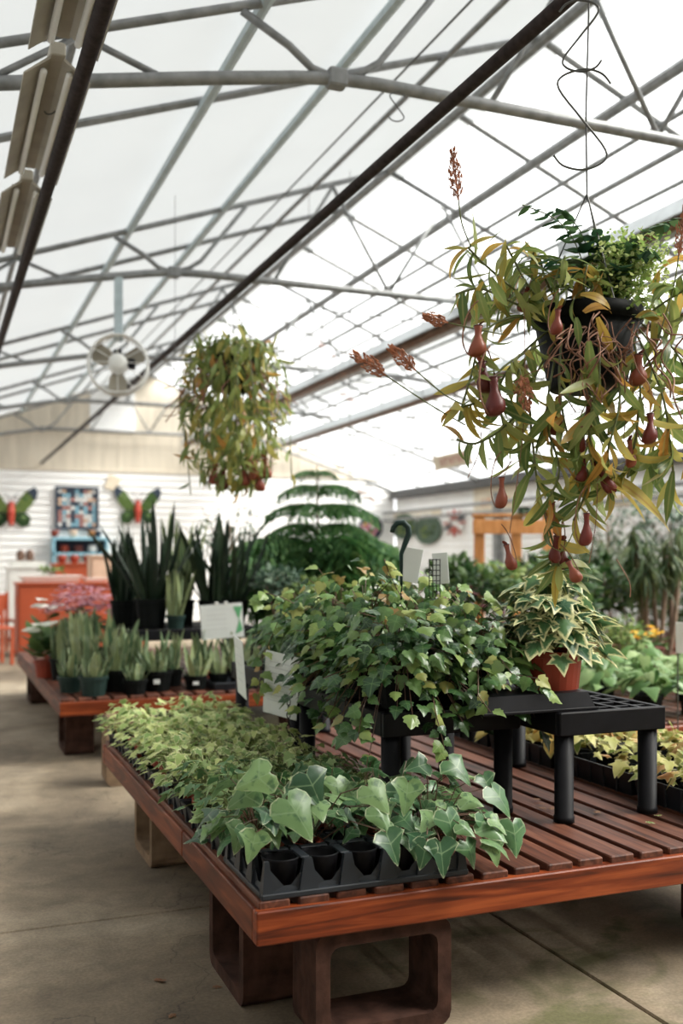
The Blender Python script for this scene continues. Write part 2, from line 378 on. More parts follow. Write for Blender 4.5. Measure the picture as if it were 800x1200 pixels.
POTI = [lobed(H_POT, (0, 2, 4, 7), .12, .25, .03, 8, (.45, .8, 1.)), lobed(H_POT, (0, 2, 4, 7), -.12, .3, .05, 9, (.45, .8, 1.)), lobed(H_POT, (0, 2, 4, 7), .25, .15, .05, 10, (.45, .8, 1.))]
GRAPE = [lobed(H_GRAPE, (0, 3, 5, 8), .18, .3, .04, 11, (.6, 1.)), lobed(H_GRAPE, (0, 3, 5, 8), -.1, .35, .05, 12, (.6, 1.)), lobed(H_GRAPE, (0, 3, 5, 8), .28, .15, .04, 13, (.6, 1.))]
OVAL = [lobed(H_OVAL, (0, 5), .2, .3, .02, 14), lobed(H_OVAL, (0, 5), .1, .5, .03, 15), lobed(H_OVAL, (0, 5), .35, .1, .02, 16)]
ARROW = [lobed(H_ARROW, (0, 2, 6), .2, .3, .02, 17), lobed(H_ARROW, (0, 2, 6), .1, .5, .03, 18)]
def strip(width, curve, twist=0, nseg=8, belly=.5, tipw=.02, fold=.2, taper=1., basew=.35):
    """long blade of three verts across; curve = downward bend angle along its length"""
    v, f, e, ve = [], [], [], []; y = z = 0.; ang = curve*-.35
    for i in range(nseg+1):
        t = i/nseg
        wd = width*max(tipw, (basew + (1-basew)*sin(min(1, t/belly)*pi/2)) if t < belly else max(0, (1-((t-belly)/(1-belly))**(1.6*taper))))
        tw = twist*t
        for k in (-1, 0, 1):
            x = k*wd; zz = -fold*abs(k)*wd*-1
            v.append((x*cos(tw)-zz*sin(tw), y + 0, z + x*sin(tw)+zz*cos(tw)))
            e.append(abs(k)*1.0); ve.append(1. if k == 0 else 0.)
        if i: a = 3*(i-1); f += [(a, a+1, a+4, a+3), (a+1, a+2, a+5, a+4)]
        ang -= curve/nseg*1.35
        y += cos(ang)/nseg; z += sin(ang)/nseg
    return Leaf(v, f, e, ve, None)
NEP = [strip(.088, .5, .3), strip(.095, 1.1, -.3), strip(.082, 1.5, .4), strip(.1, .9, .6), strip(.088, -.3, -.4), strip(.095, 1.3, .1)]
SANS = [strip(.06, .1, .5, 7, .35, .01, .35, 1.6, .7), strip(.055, -.15, -.5, 7, .4, .01, .35, 1.6, .7), strip(.07, .25, .3, 7, .35, .01, .3, 1.6, .7)]
STRAP = [strip(.03, 1.6, .2, 7, .2, .02, .3), strip(.026, 2.3, -.3, 7, .2, .02, .3), strip(.03, 1.0, .3, 7, .2, .02, .3)]
NEEDLE = [strip(.08, .4, 0, 2, .4, .1, .2)]
DOT = [Leaf([(-.35,0,0),(0,-.1,.05),(.35,0,0),(.3,.7,0),(0,1,.04),(-.3,.7,0)], [(0,1,2,3),(0,3,4,5)], [1]*6, [0]*6, None)]

def frame(p, head, up, s, sx=1.):
    h = Vector(head).normalized(); u = Vector(up); u = u - h*u.dot(h)
    if u.length < 1e-4: u = h.orthogonal()
    u.normalize(); x = h.cross(u)
    m = Matrix(((x.x*s*sx, h.x*s, u.x*s, p[0]), (x.y*s*sx, h.y*s, u.y*s, p[1]), (x.z*s*sx, h.z*s, u.z*s, p[2]), (0, 0, 0, 1)))
    return m
def rv(r, s=1.): return Vector((r.uniform(-s, s), r.uniform(-s, s), r.uniform(-s, s)))
def put_leaves(root, protos, mats, mtx, r, name='leaf'):
    """every leaf an object of its own"""
    for m in mtx:
        mat = mats if isinstance(mats, str) else r.choice(mats)
        obj(name, r.choice(protos).mesh(mat), root, mtx=m)
def join_leaves(root, protos, mat, mtx, r, name='foliage'):
    """leaves too small to pick apart: one part"""
    v, f, e, ve, rn = [], [], [], [], []
    for m in mtx:
        p = r.choice(protos); n = len(v); q = r.random()
        v += [tuple(m @ Vector(c)) for c in p.v]; f += [tuple(n+i for i in ff) for ff in p.f]
        e += p.edge; ve += p.vein; rn += [q]*len(p.v)
    me = bpy.data.meshes.new(name); me.from_pydata(v, [], f); me.materials.append(M[mat])
    for nm, d in (('edge', e), ('vein', ve), ('rnd', rn)):
        a = me.attributes.new(nm, 'FLOAT', 'POINT'); a.data.foreach_set('value', d)
    me.polygons.foreach_set('use_smooth', [True]*len(me.polygons))
    return stuff(obj(name, me, root))
def arc(a, b, sag, n=6):
    a, b = Vector(a), Vector(b)
    return [a.lerp(b, i/n) + Vector((0, 0, sag*4*(i/n)*(1-i/n))) for i in range(n+1)]

# pots (shared meshes)
def pot_mesh(rt, rb, h, mat, seg=16, rim=.014):
    b = MB().lathe([(rb, 0), (rt-.004, h-rim*1.6), (rt-.004, h-rim*1.6), (rt+.004, h-rim*1.5), (rt+.004, h), (rt-.004, h), (rt-.008, h-.012)], seg)
    return b.mesh('pot', mat, False)
_pots = {}
def add_pot(root, rt, rb, h, mat, seg=14, loc=(0,0,0)):
    k = (rt, rb, h, mat)
    if k not in _pots:
        s = MB().lathe([(rt-.006, 0), (rt*.5, .006), (.001, .008)], 10, closed=True)
        _pots[k] = (pot_mesh(rt, rb, h, mat, seg), s.mesh('soil', 'soil'))
    p = obj('pot', _pots[k][0], root, loc=loc)
    obj('soil', _pots[k][1], p, loc=(0, 0, h-.02))
    return p

# ------------------------------------------------------------------ the house
XL, XR, XRIDGE = -1.6, 9.1, 3.85
ZR = EYE+3.55; YB, YF = 19.6, -1.6
def roof(x): return EYE+2.2+.35*x if x < XRIDGE else ZR-.41*(x-XRIDGE)
# floor of cast slabs with open joints
fl = struct(MB().box(XL-.3, XR+.3, YF-.3, YB+.3, -.25, -.06).build('floor', 'subfloor'), 'grey stained concrete floor with joints')
xs = [XL-.3, -1.12, 1.93, 4.98, 8.03, XR+.3]; ys = [YF-.3, .72, 3.77, 6.82, 9.87, 12.92, 15.97, YB+.3]
for i in range(len(xs)-1):
    for j in range(len(ys)-1):
        MB().bbox(xs[i]+.005, xs[i+1]-.005, ys[j]+.005, ys[j+1]-.005, -.06, 0, .006).build('slab', 'concrete', fl)
# back wall: clapboards below, plywood gable above
ZG = EYE+1.69
wb = struct(MB().prism([(XL,0),(XR,0),(XR,roof(XR)-.02),(XRIDGE,ZR-.02),(XL,roof(XL)-.02)], YB+.05, YB+.2).build('wall_back', 'siding'), 'white clapboard end wall under a beige plywood gable')
bme = MB().prism([(YB+.05,0),(YB+.05,.135),(YB+.035,.135),(YB+.012,.004),(YB+.012,0)], XL, XR, 'x').mesh('board', 'siding')
for k in range(int(ZG/.13)): obj('board', bme, wb, loc=(0, 0, k*.13))
k = XL
while k < XR-.01:
    a, b_ = k, min(k+1.22, XR); pts = [(a+.004, ZG), (b_-.004, ZG)]
    top = [(b_-.004, max(ZG+.02, roof(b_)+.05))] + ([(XRIDGE, ZR+.05)] if a < XRIDGE < b_ else []) + [(a+.004, max(ZG+.02, roof(a)+.05))]
    if roof(b_) > ZG or roof(a) > ZG:
        MB().prism(pts+top, YB+.02, YB+.05).build('gable_panel', 'gable' if a < 7.2 else 'siding', wb)
    k += 1.22
MB().bbox(XL, XR, YB+.005, YB+.05, ZG-.04, ZG+.03).build('trim_board', 'gable', wb)
p0, p1 = at(114, 505, 19.3), at(150, 440, 19.5)
MB().bbox(2.75, 3.6, YB-.01, YB+.02, p0.z, p1.z).build('vent_panel', 'whitepanel', wb)
# right wall
wr = struct(MB().box(XR+.05, XR+.2, YF, YB+.05, 0, roof(XR)).build('wall_right', 'siding'), 'long white clapboard side wall under a grey beam')
bme = MB().prism([(XR+.05,0),(XR+.05,.135),(XR+.035,.135),(XR+.012,.004),(XR+.012,0)], YF, YB, 'y').mesh('board', 'siding')
for k in range(20): obj('board', bme, wr, loc=(0, 0, k*.13))
struct(MB().bbox(XR-.14, XR+.05, YF, YB, 2.58, 2.76, .02).build('trim_1', 'beam'), 'dark grey eave beam along the right wall')
struct(MB().tube([(XR-.3, YF, 2.28), (XR-.3, YB-.1, 2.28)], .035).build('trim_2', 'steel'), 'upper of two grey pipes under the eave beam')
struct(MB().tube([(XR-.3, YF, 2.12), (XR-.3, YB-.1, 2.12)], .03).build('trim_3', 'steel'), 'lower of two grey pipes under the eave beam')
for n_, y in enumerate((10.2, 15.2)):
    struct(MB().bbox(XR-.13, XR, y, y+.12, 0, 2.47).build('trim_%d' % (4+n_), 'steel'), 'grey steel wall post at the right wall')
# left wall and front wall (behind the view)
wl = struct(MB().box(XL-.15, XL, YF, YB+.05, 0, roof(XL)).build('wall_left', 'siding'), 'white side wall of the aisle')
wf = struct(MB().prism([(XL,0),(XR,0),(XR,roof(XR)+.05),(XRIDGE,ZR+.05),(XL,roof(XL)+.05)], YF-.12, YF).build('wall_front', 'gable'), 'plywood end wall behind the aisle')
# roof skins
cl_ = MB(); NX = 14
xx = [XL+(XRIDGE-XL)*i/NX for i in range(NX+1)] + [XRIDGE+.2]
for i, x in enumerate(xx):
    z = roof(x)+.06
    cl_.v += [(x, YF, z), (x, YB+.1, z)]
    if i: a = 2*(i-1); cl_.f.append((a, a+2, a+3, a+1))
struct(cl_.build('ceiling_left', 'cloth'), 'milky white roof film over the left slope')
ce = struct_empty('ceiling_right', (0, 0, 0), 'clear panes over the right roof slope')
rows = [XRIDGE+.2, 4.56, 5.1, 5.62, 6.2, 7.0, 7.8, 8.5, XR+.05]
yl = [4.72-1.233*5+1.233*i for i in range(18)]
for j in range(len(rows)-1):
    for i in range(17):
        a, b_ = rows[j]+.006, rows[j+1]-.006; za, zb = roof(a)+.06, roof(b_)+.06
        m = MB(); m.v = [(a, yl[i]+.006, za), (b_, yl[i]+.006, zb), (b_, yl[i+1]-.006, zb), (a, yl[i+1]-.006, za)]; m.f = [(0, 1, 2, 3)]
        m.build('pane', 'cloth' if j == 3 else 'pane', ce)
# purlins and intermediate rafters
n_ = 6
def purlin(x, r, mat, drop=.05):
    global n_
    struct(MB().tube([(x, YF, roof(x)-drop+.03), (x, YB, roof(x)-drop+.03)], r, 8).build('purlin', mat), 'steel purlin running the length of the roof')
for x, r, mt in ((1.5, .033, 'bluesteel'), (2.3, .033, 'bluesteel'), (3.1, .02, 'steel'), (XRIDGE, .04, 'steel'), (4.56, .042, 'steel'), (4.85, .02, 'steel'), (5.1, .026, 'steel'), (5.36, .02, 'steel'), (5.62, .026, 'steel'), (5.9, .02, 'steel'), (6.6, .022, 'steel'), (6.2, .028, 'steel'), (7., .02, 'steel'), (7.8, .02, 'steel'), (8.5, .02, 'steel'), (.6, .022, 'steel'), (-.4, .022, 'steel')):
    purlin(x, r, mt)
TY = [4.72-3.7, 4.72, 8.42, 12.12, 15.82, 19.45]
for y in yl:
    for xa, xb in ((XL, XRIDGE), (XRIDGE, XR)):
        if min(abs(y-t) for t in TY) > .3 and (xa > 0 or int(round((y-4.72)/1.233)) % 3 == 1):
            struct(MB().tube([(xa, y, roof(xa)+.02), (xb, y, roof(xb)+.02)], .024, 6).build('rafter', 'steel'), 'thin steel roof bar between two trusses')
for y in TY:
    t = struct_empty('roof_truss', (0, y, 0), 'arched steel pipe roof truss across the house')
    zc = EYE+2.4
    MB().tube([(XL, 0, EYE+1.7), (.2, 0, zc-.315), (1.2, 0, zc-.115), (1.66, 0, zc-.03), (1.86, 0, zc), (2.1, 0, zc+.012), (3.0, 0, zc+.012), (4.6, 0, zc+.012), (5.7, 0, zc), (6.1, 0, zc-.04), (XR, 0, roof(XR)-.05)], .032, 10).build('bottom_chord', 'steel', t, True)
    MB().tube([(XL, 0, roof(XL)-.02), (XRIDGE, 0, ZR-.02)], .024, 8).build('rafter', 'steel', t, True)
    MB().tube([(XRIDGE, 0, ZR-.02), (XR, 0, roof(XR)-.02)], .024, 8).build('rafter', 'steel', t, True)
    def web(pts, r=.016): MB().tube(pts, r, 6).build('web', 'steel', t, True)
    web([(1.86, 0, zc), (1.74, 0, zc+.03), (1.62, 0, zc+.12), (1.38, 0, roof(1.38)-.04)], .02)
    web([(1.86, 0, zc), (2.0, 0, zc+.05), (2.1, 0, zc+.12), (2.5, 0, roof(2.5)-.04)], .02)
    web([(3.3, 0, roof(3.3)-.04), (2.75, 0, zc+.02)]); web([(3.3, 0, roof(3.3)-.04), (3.85, 0, zc+.02)])
    web([(4.4, 0, roof(4.4)-.04), (3.85, 0, zc+.02)]); web([(4.4, 0, roof(4.4)-.04), (4.95, 0, zc+.02)])
    web([(5.4, 0, roof(5.4)-.04), (4.95, 0, zc+.02)]); web([(5.4, 0, roof(5.4)-.04), (5.84, 0, zc)])
    web([(6.6, 0, roof(6.6)-.04), (5.84, 0, zc)]); web([(.62, 0, roof(.62)-.04), (1.0, 0, zc-.15)]); web([(.62, 0, roof(.62)-.04), (.2, 0, zc-.31)])
    MB().bbox(1.82, 1.92, -.04, .04, zc-.045, zc+.045, .01).build('joint_plate', 'steel', t)
# diagonal wind braces below the film
for (a, b_) in (((4.6, 4.72), (7.2, 8.42)), ((7.2, 8.42), (4.6, 12.12)), ((7.2, 12.12), (4.6, 15.8))):
    struct(MB().tube([(a[0], a[1], roof(a[0])-.06), (b_[0], b_[1], roof(b_[0])-.06)], .012, 6).build('wind_brace', 'steel'), 'thin diagonal wind brace under the roof')
# long basket pipes
ZP = EYE+1.78
def longpipe(name, x, z, r, mat, label, y0=YF+.1, y1=YB): tag(MB().tube([(x, y0, z), (x, y1, z)], r, 12).build(name, mat, None, True), label, 'pipe')
longpipe('basket_pipe', .51, ZP, .03, 'darkpipe', 'dark pipe high over the aisle at the left, under the light fixtures')
longpipe('basket_pipe', 1.87, ZP, .026, 'darkpipe', 'long dark pipe that the pitcher plant baskets hang from')
tag(MB().tube([(2.62, YF, EYE+2.93), (2.62, YB, EYE+2.93)], .007, 6).build('cable', 'wire'), 'thin cable running along the roof beside the dark pipe', 'cable')
def heater(x, z, wd, label):
    t = thing('radiant_heater', label, 'heater', (x, 0, z))
    MB().tube([(0, 1.0, 0), (0, YB-.4, 0)], .05, 10).build('burner_tube', 'rustpipe', t, True)
    MB().prism([(-wd, -.02), (-wd*.55, .1), (wd*.55, .1), (wd, -.02), (wd*.98, -.03), (wd*.53, .085), (-wd*.53, .085), (-wd*.98, -.03)], 1.2, YB-.6).build('reflector_hood', 'hood', t)
    MB().bbox(-.07, .07, 6.2, 6.6, .1, .2, .01).build('control_box', 'hood', t)
    for y in (4.72, 8.42, 12.12, 15.82): MB().tube([(0, y, .09), (0, y, EYE+2.38-z)], .008, 5).build('hanger', 'wire', t)
heater(4.5, EYE+2.2, .15, 'long rusty heater tube with a grey hood, behind the near hanging basket')
heater(5.75, EYE+2.03, .12, 'smaller rusty heater tube further right, below the hooded one')
# light fixtures over the aisle
for i, (y0, nm) in enumerate(((2.78, 'nearest'), (4.18, 'middle'), (5.6, 'farthest'))):
    t = thing('light_fixture', ['dusty reflector light fixture cut by the top edge of the photo', 'dusty reflector light fixture where the near truss crosses', 'dusty reflector light fixture at the left edge, farthest of three'][i], 'light fixture', (.46, y0, EYE+1.95), 0, 'reflector light fixtures over the aisle')
    for s in (-1, 1):
        MB().prism([(s*.02, .06), (s*.13, -.03), (s*.128, -.036), (s*.015, .05)], 0, 1.2).build('reflector', 'fixture', t)
        MB().tube([(s*.05, .03, 0), (s*.05, 1.17, 0)], .014, 8).build('lamp_tube', 'white', t, True)
    MB().bbox(-.03, .03, -.03, 1.23, .045, .1, .006).build('housing', 'fixture', t)
    for y in (.15, 1.05):
        MB().bbox(-.02, .02, y-.02, y+.02, .1, .13, .003).build('bracket', 'white', t)
        MB().tube([(0, y, .12), (0, y, roof(.46)-EYE-1.95-.02)], .004, 5).build('hanger', 'wire', t)
# circulation fan on truss 2
fx, fy, fz = 1.4, 8.36, EYE+1.58
t = thing('circulation_fan', 'round white circulation fan hung on a strap from the roof truss', 'fan', (fx, fy, fz), -radians(12))
MB().bbox(-.035, .035, .03, .06, .2, EYE+2.31-fz, .004).build('hanging_strap', 'bluesteel', t)
m = MB(); ring = [(.235*cos(2*pi*i/24), -.1, .235*sin(2*pi*i/24)) for i in range(25)]
for yy, rr in ((-.1, .235), (-.03, .245), (.06, .245), (.12, .235)): MB().tube([(rr*cos(2*pi*i/24), yy, rr*sin(2*pi*i/24)) for i in range(25)], .006, 5).build('guard_ring', 'white', t)
sh = MB()
for i in range(25):
    a = 2*pi*i/24; sh.v += [(.24*cos(a), -.06, .24*sin(a)), (.24*cos(a), .09, .24*sin(a))]
    if i: q = 2*(i-1); sh.f.append((q, q+1, q+3, q+2))
sh.build('shroud', 'whitepanel', t)
for i in range(12):
    a = 2*pi*i/12; MB().tube([(.07*cos(a), -.13, .07*sin(a)), (.17*cos(a), -.125, .17*sin(a)), (.235*cos(a), -.1, .235*sin(a))], .003, 4).build('guard_wire', 'white', t)
for i in range(3):
    a = 2*pi*i/3+.5; bl = MB(); ca, sa = cos(a), sin(a)
    for rr, wd in ((.05, .03), (.12, .07), (.2, .075), (.225, .04)):
        for s in (-1, 1): bl.v.append((rr*ca - s*wd*sa, .02+s*wd*.45, rr*sa + s*wd*ca))
    bl.f = [(0, 1, 3, 2), (2, 3, 5, 4), (4, 5, 7, 6)]; bl.build('blade', 'fixture', t)
mo = MB().lathe([(.03, -.13), (.075, -.12), (.08, .02), (.05, .06)], 14, closed=True)
mo.v = [(x, z, y) for (x, y, z) in mo.v]; mo.build('motor', 'white', t, True)
MB().bbox(.08, .14, -.1, -.02, -.04, .04, .01).build('switch_box', 'plastic', t)
MB().bbox(-.03, .03, -.06, .0, .08, .12, .006).build('mount', 'plastic', t)

# ------------------------------------------------------------------ benches
T = .42     # top of the slats
def bench(label, x0, x1, y0, y1, seam=None, h=T, front=True):
    t = thing('slatted_bench', label, 'bench', (x0, y0, 0)); W, D = x1-x0, y1-y0
    zt = h-.02; zb = zt-.09
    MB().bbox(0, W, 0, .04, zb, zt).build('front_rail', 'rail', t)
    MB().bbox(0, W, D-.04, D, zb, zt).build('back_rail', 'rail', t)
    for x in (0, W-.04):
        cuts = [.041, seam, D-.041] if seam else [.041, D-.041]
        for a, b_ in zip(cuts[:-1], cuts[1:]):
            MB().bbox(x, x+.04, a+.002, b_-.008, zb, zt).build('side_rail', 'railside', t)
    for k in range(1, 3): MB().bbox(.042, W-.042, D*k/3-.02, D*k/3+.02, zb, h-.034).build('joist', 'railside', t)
    n = int((W-.02)/.108); pitch = (W-.01)/n
    me = MB().bbox(0, pitch-.024, .022, D-.01, h-.032, h).mesh('slat', 'slat')
    for k in range(n): obj('slat', me, t, loc=(.012+k*pitch, R.uniform(-.006, .006), 0))
    return t
def block(label, x, y, ax, sx=.19, sy=.39, h=.308, z=0, mat='block', wall=.042):
    """hollow block with one rounded core through it along axis ax"""
    L = sy if ax == 'x' else sx; r = .03; pts = []
    a0, a1, z0, z1 = wall, L-wall, wall, h-wall
    for cx, cz, q in ((a0+r, z0+r, 2), (a1-r, z0+r, 3), (a1-r, z1-r, 0), (a0+r, z1-r, 1)):
        for i in range(4):
            a = (q+i/3)*pi/2; pts.append((cx+r*cos(a), cz+r*sin(a)))
    outer = []
    for (a, zz) in pts:   # matching outer outline, chamfered
        outer.append((min(L, max(0, (a-L/2)*1.0*L/(L-2*wall)+L/2)), min(h, max(0, (zz-h/2)*h/(h-2*wall)+h/2))))
    n = len(pts); D = sx if ax == 'x' else sy; m = MB()
    for yy in (0, D):
        for ring in (outer, pts):
            m.v += [((yy, a, zz) if ax == 'x' else (a, yy, zz)) for (a, zz) in ring]
    for i in range(n):
        j = (i+1) % n
        m.f += [(i, j, n+j, n+i), (2*n+i, 3*n+i, 3*n+j, 2*n+j), (i, 2*n+i, 2*n+j, j), (n+i, n+j, 3*n+j, 3*n+i)]
    o = m.build('concrete_block', mat, None, loc=(x, y, z))
    return tag(o, label, 'block', 'hollow blocks under the benches')
bench('red stained slatted bench in front, carrying the ivy trays', .78, 3.12, 2.53, 5.12, seam=.86)
bench('red slatted bench behind, carrying the potted snake plants', .75, 2.75, 6.68, 10.32)
bench('slatted bench at the right, carrying pale green leafy plants', 3.55, 5.0, 4.5, 6.6)
bench('slatted bench at the Norfolk pine', 3.0, 4.5, 7.4, 10.6)
bench('slatted bench of mixed foliage below the orange frame', 5.3, 6.7, 6.9, 10.3)
bench('far slatted bench of shrubs near the right wall', 7.2, 8.5, 9.0, 13.0)
block('hollow block under the front left corner of the near bench', .84, 2.86, 'x')
block('hollow block under the front rail, open core facing forward', .955, 2.56, 'y', .41, .19)
block('hollow block halfway along the aisle side of the near bench', .86, 4.3, 'x', mat='blockpale')
block('hollow block under the front rail near the right edge', 2.5, 2.75, 'y', .39, .19)
block('hollow block under the far aisle corner of the near bench', .86, 4.9-.19, 'y', .39, .19) if False else None
block('pale block standing free between the two aisle benches', .93, 5.95, 'y', .3, .19, .40, mat='blockpale')
block('hollow block under the far end of the near bench', 2.6, 4.8, 'y', .39, .19)
block('hollow block under the front left of the snake plant bench', .82, 7.0, 'x')
block('hollow block under the far left of the snake plant bench', .82, 9.6, 'x')
block('hollow block under the front right of the snake plant bench', 2.3, 6.75, 'y', .39, .19)
for i, (x, y, nm) in enumerate(((3.6, 4.7, 'front left of the pale green plant bench'), (4.5, 6.1, 'far right of the pale green plant bench'), (3.1, 7.5, 'front of the pine bench'), (4.0, 10.1, 'far end of the pine bench'), (5.4, 7.0, 'front of the mixed foliage bench'), (6.2, 9.8, 'far end of the mixed foliage bench'), (7.3, 9.1, 'front of the shrub bench'), (8.0, 12.6, 'far end of the shrub bench'))):
    block('hollow block under the '+nm, x, y, 'y', .39, .19)

# ------------------------------------------------------------------ near ivy tray
TX, TYY, CP, TNX, TNY = .808, 2.558, .116, 5, 3
tr = thing('plant_tray', 'dark cell tray with empty cups at the front bench corner', 'tray', (TX, TYY, T))
TW, TD, TH = CP*TNX+.02, CP*TNY+.02, .098
fl_ = MB()
for (x0, x1, y0, y1) in ((-.008, TW+.008, -.008, .008), (-.008, TW+.008, TD-.008, TD+.008), (-.008, .008, .008, TD-.008), (TW-.008, TW+.008, .008, TD-.008)):
    fl_.bbox(x0, x1, y0, y1, 0, .016, .003)
fl_.build('base_flange', 'traypl', tr)
def frustum(b0, b1, z0, z1):
    m = MB(); m.v = [(sx*b0, sy*b0, z0) for sx, sy in ((-1,-1),(1,-1),(1,1),(-1,1))] + [(sx*b1, sy*b1, z1) for sx, sy in ((-1,-1),(1,-1),(1,1),(-1,1))]
    m.f = [(3,2,1,0),(4,5,6,7),(0,1,5,4),(1,2,6,5),(2,3,7,6),(3,0,4,7)]; return m
pil = frustum(.03, .011, .002, TH).mesh('pillar', 'traypl')
cup = MB().lathe([(.036, 0), (.052, .086), (.0535, .091), (.0505, .091), (.049, .082), (.034, .005), (.001, .004)], 16).mesh('cup', 'plastic', True)
web_ = MB().bbox(-.04, .04, -.013, .013, TH-.008, TH-.002, .002).mesh('web', 'traypl')
for i in range(TNX+1):
    for j in range(TNY+1):
        o = obj('pillar', pil, tr, loc=(.01+i*CP, .01+j*CP, 0))
        if i in (0, TNX): o.scale.x = .55
        if j in (0, TNY): o.scale.y = .55
for i in range(TNX):
    for j in range(TNY):
        obj('cup', cup, tr, loc=(.01+(i+.5)*CP, .01+(j+.5)*CP, .003))
for i in range(TNX):
    for j in range(1, TNY): obj('web', web_, tr, loc=(.01+(i+.5)*CP, .01+j*CP, 0))
for i in range(1, TNX):
    for j in range(TNY):
        o = obj('web', web_, tr, loc=(.01+i*CP, .01+(j+.5)*CP, 0)); o.rotation_euler = (0, 0, pi/2)
# V-shaped lower front and side walls between the pillars
vw = MB(); vw.v = [(-CP/2, 0, .012), (CP/2, 0, .012), (CP/2, .006, TH-.012), (.01, .006, .03), (-.01, .006, .03), (-CP/2, .006, TH-.012)]; vw.f = [(0, 1, 3, 4), (1, 2, 3), (0, 4, 5)]
vme = vw.mesh('front_web', 'traypl')
for i in range(TNX): obj('front_web', vme, tr, loc=(.01+(i+.5)*CP, .002, 0))
for j in range(TNY):
    o = obj('front_web', vme, tr, loc=(.002, .01+(j+.5)*CP, 0)); o.rotation_euler = (0, 0, -pi/2)

def ivy(label, x, y, z, r, n, size, height, spread, lean=(0,0), group=None, protos=IVY, mats='ivybig', pot=None, droop=.5, joined=False, stems=True, potmat='terracotta', cat='ivy', name='potted_ivy'):
    t = thing(name, label, cat, (x, y, z), 0, group)
    ph = 0
    if pot: add_pot(t, pot[0], pot[1], pot[2], potmat, 12); ph = pot[2]-.01
    mt = []; sm = MB()
    for k in range(n):
        a = r.uniform(0, 2*pi); q = sqrt(r.random())
        d = Vector((cos(a), sin(a), 0))
        p = Vector((0, 0, ph)) + d*spread*q + Vector((lean[0], lean[1], 0))*r.uniform(.3, 1)
        p.z += height*(1-.75*q*q)*r.uniform(.45, 1.05)
        base = Vector((r.uniform(-.012, .012), r.uniform(-.012, .012), ph-.01))
        head = d*(.35+q) + Vector((lean[0], lean[1], 0))*1.2 + Vector((0, 0, -droop*r.uniform(.2, 1.4))) + rv(r, .35)
        up = Vector((0, 0, 1)) + d*q*.7 + rv(r, .4)
        s = size*r.uniform(.6, 1.15)
        mt.append(frame(p, head, up, s))
        if stems: 
            mid = base.lerp(p, .55) + Vector((0, 0, .25*height)); sm.tube([base, mid, p], .0016 if size > .05 else .0011, 3, False)
    if joined: join_leaves(t, protos, mats, mt, r)
    else: put_leaves(t, protos, mats, mt, r)
    if stems: sm.build('stems', 'stem' if size > .06 else 'greenstem', t)
    return t
r = random.Random(21)
cells = [(0,1,'over the empty left cups'), (0,2,'at the back left of the cell tray'), (1,2,'second from the left in the back row of the cell tray'), (2,2,'third from the left in the back row of the cell tray'), (3,2,'fourth from the left in the back row of the cell tray'), (4,2,'at the back right corner of the cell tray'),
         (3,1,'in the middle row of the cell tray, second from the right'), (4,1,'at the right end of the middle row of the cell tray'), (4,0,'at the front right corner, trailing over the slats'), (1,1,'in the middle row of the cell tray, over the empty cups')]
for (i, j, wh) in cells:
    lean = (R.uniform(-.03, .03)+(.07 if i == 4 else 0)-(.035 if i == 0 else 0), -.05 if j == 0 else (-.02 if j == 1 else .0))
    n = 26 if i >= 3 else 20
    ivy('variegated large leaved ivy '+wh, TX+.01+(i+.5)*CP, TYY+.01+(j+.5)*CP, T+.009, r, n, .085, .2 if j else .15, .13, lean, 'large leaved ivies in the cell tray', pot=(.046, .034, .085), droop=.8)
# hand-set large leaves at the front of the tray
ex = thing('potted_ivy', 'variegated ivy with the biggest pale leaves at the left of the tray', 'ivy', (TX+.01+1.5*CP, TYY+.01+1.5*CP+.03, T+.01), 0, 'large leaved ivies in the cell tray')
sm = MB(); o0 = ex.location
for (u, v, d, hu, hv, s, k) in ((335,935,2.76,.45,-.9,.135,0), (318,905,2.78,-.9,-.35,.11,2), (345,915,2.84,.5,-.6,.1,1), (358,905,2.84,.35,-1,.115,3), (300,925,2.80,-.8,-.45,.095,0), (300,975,2.70,-.3,-1,.085,1), (285,965,2.76,-.35,-1,.085,3), (430,920,2.86,.5,-.8,.1,0), (440,945,2.84,.35,-1,.085,2), (452,975,2.78,.25,-1,.095,1)):
    p = at(u, v, d); head = Vector((CS*hu, -SN*hu-.35, hv*.8)); up = Vector((-.25*hu, -.75, .65))+rv(r, .15)
    obj('leaf', IVY[k].mesh('ivybig'), ex, mtx=frame(p-o0, head, up, s)); sm.tube([(0, 0, .04), (p-o0)*.6+Vector((0, 0, .07)), p-o0], .0018, 4, False)
sm.build('stems', 'stem', ex)
ex = thing('potted_ivy', 'variegated ivy trailing furthest right over the bare slats', 'ivy', (TX+.01+4.5*CP, TYY+.01+.5*CP+.03, T+.01), 0, 'large leaved ivies in the cell tray')
sm = MB(); o0 = ex.location
for (u, v, d, hu, hv, s, k) in ((575,922,2.98,.5,-.9,.105,0), (565,908,3.0,.2,-.8,.07,1), (600,962,2.95,-.05,-1,.105,2), (570,955,2.92,.2,-1,.085,0), (525,890,3.0,.5,-.6,.1,3), (500,895,2.98,-.7,-.1,.075,1), (522,950,2.86,.15,-1,.1,0), (515,985,2.8,.0,-1,.1,1), (545,985,2.84,.3,-1,.08,3), (500,985,2.78,-.3,-.8,.08,0), (537,965,2.84,.6,-.6,.06,2), (478,915,2.9,-.2,-.9,.1,1), (575,985,2.9,.1,-1,.075,1), (540,935,2.94,.8,-.3,.07,2)):
    p = at(u, v, d); head = Vector((CS*hu, -SN*hu-.35, hv*.8)); up = Vector((.25*hu, -.8, .6))+rv(r, .15)
    obj('leaf', IVY[k].mesh('ivybig'), ex, mtx=frame(p-o0, head, up, s)); sm.tube([(0, 0, .04), (p-o0)*.5+Vector((0, 0, .09)), p-o0], .0018, 4, False)
sm.build('stems', 'stem', ex)

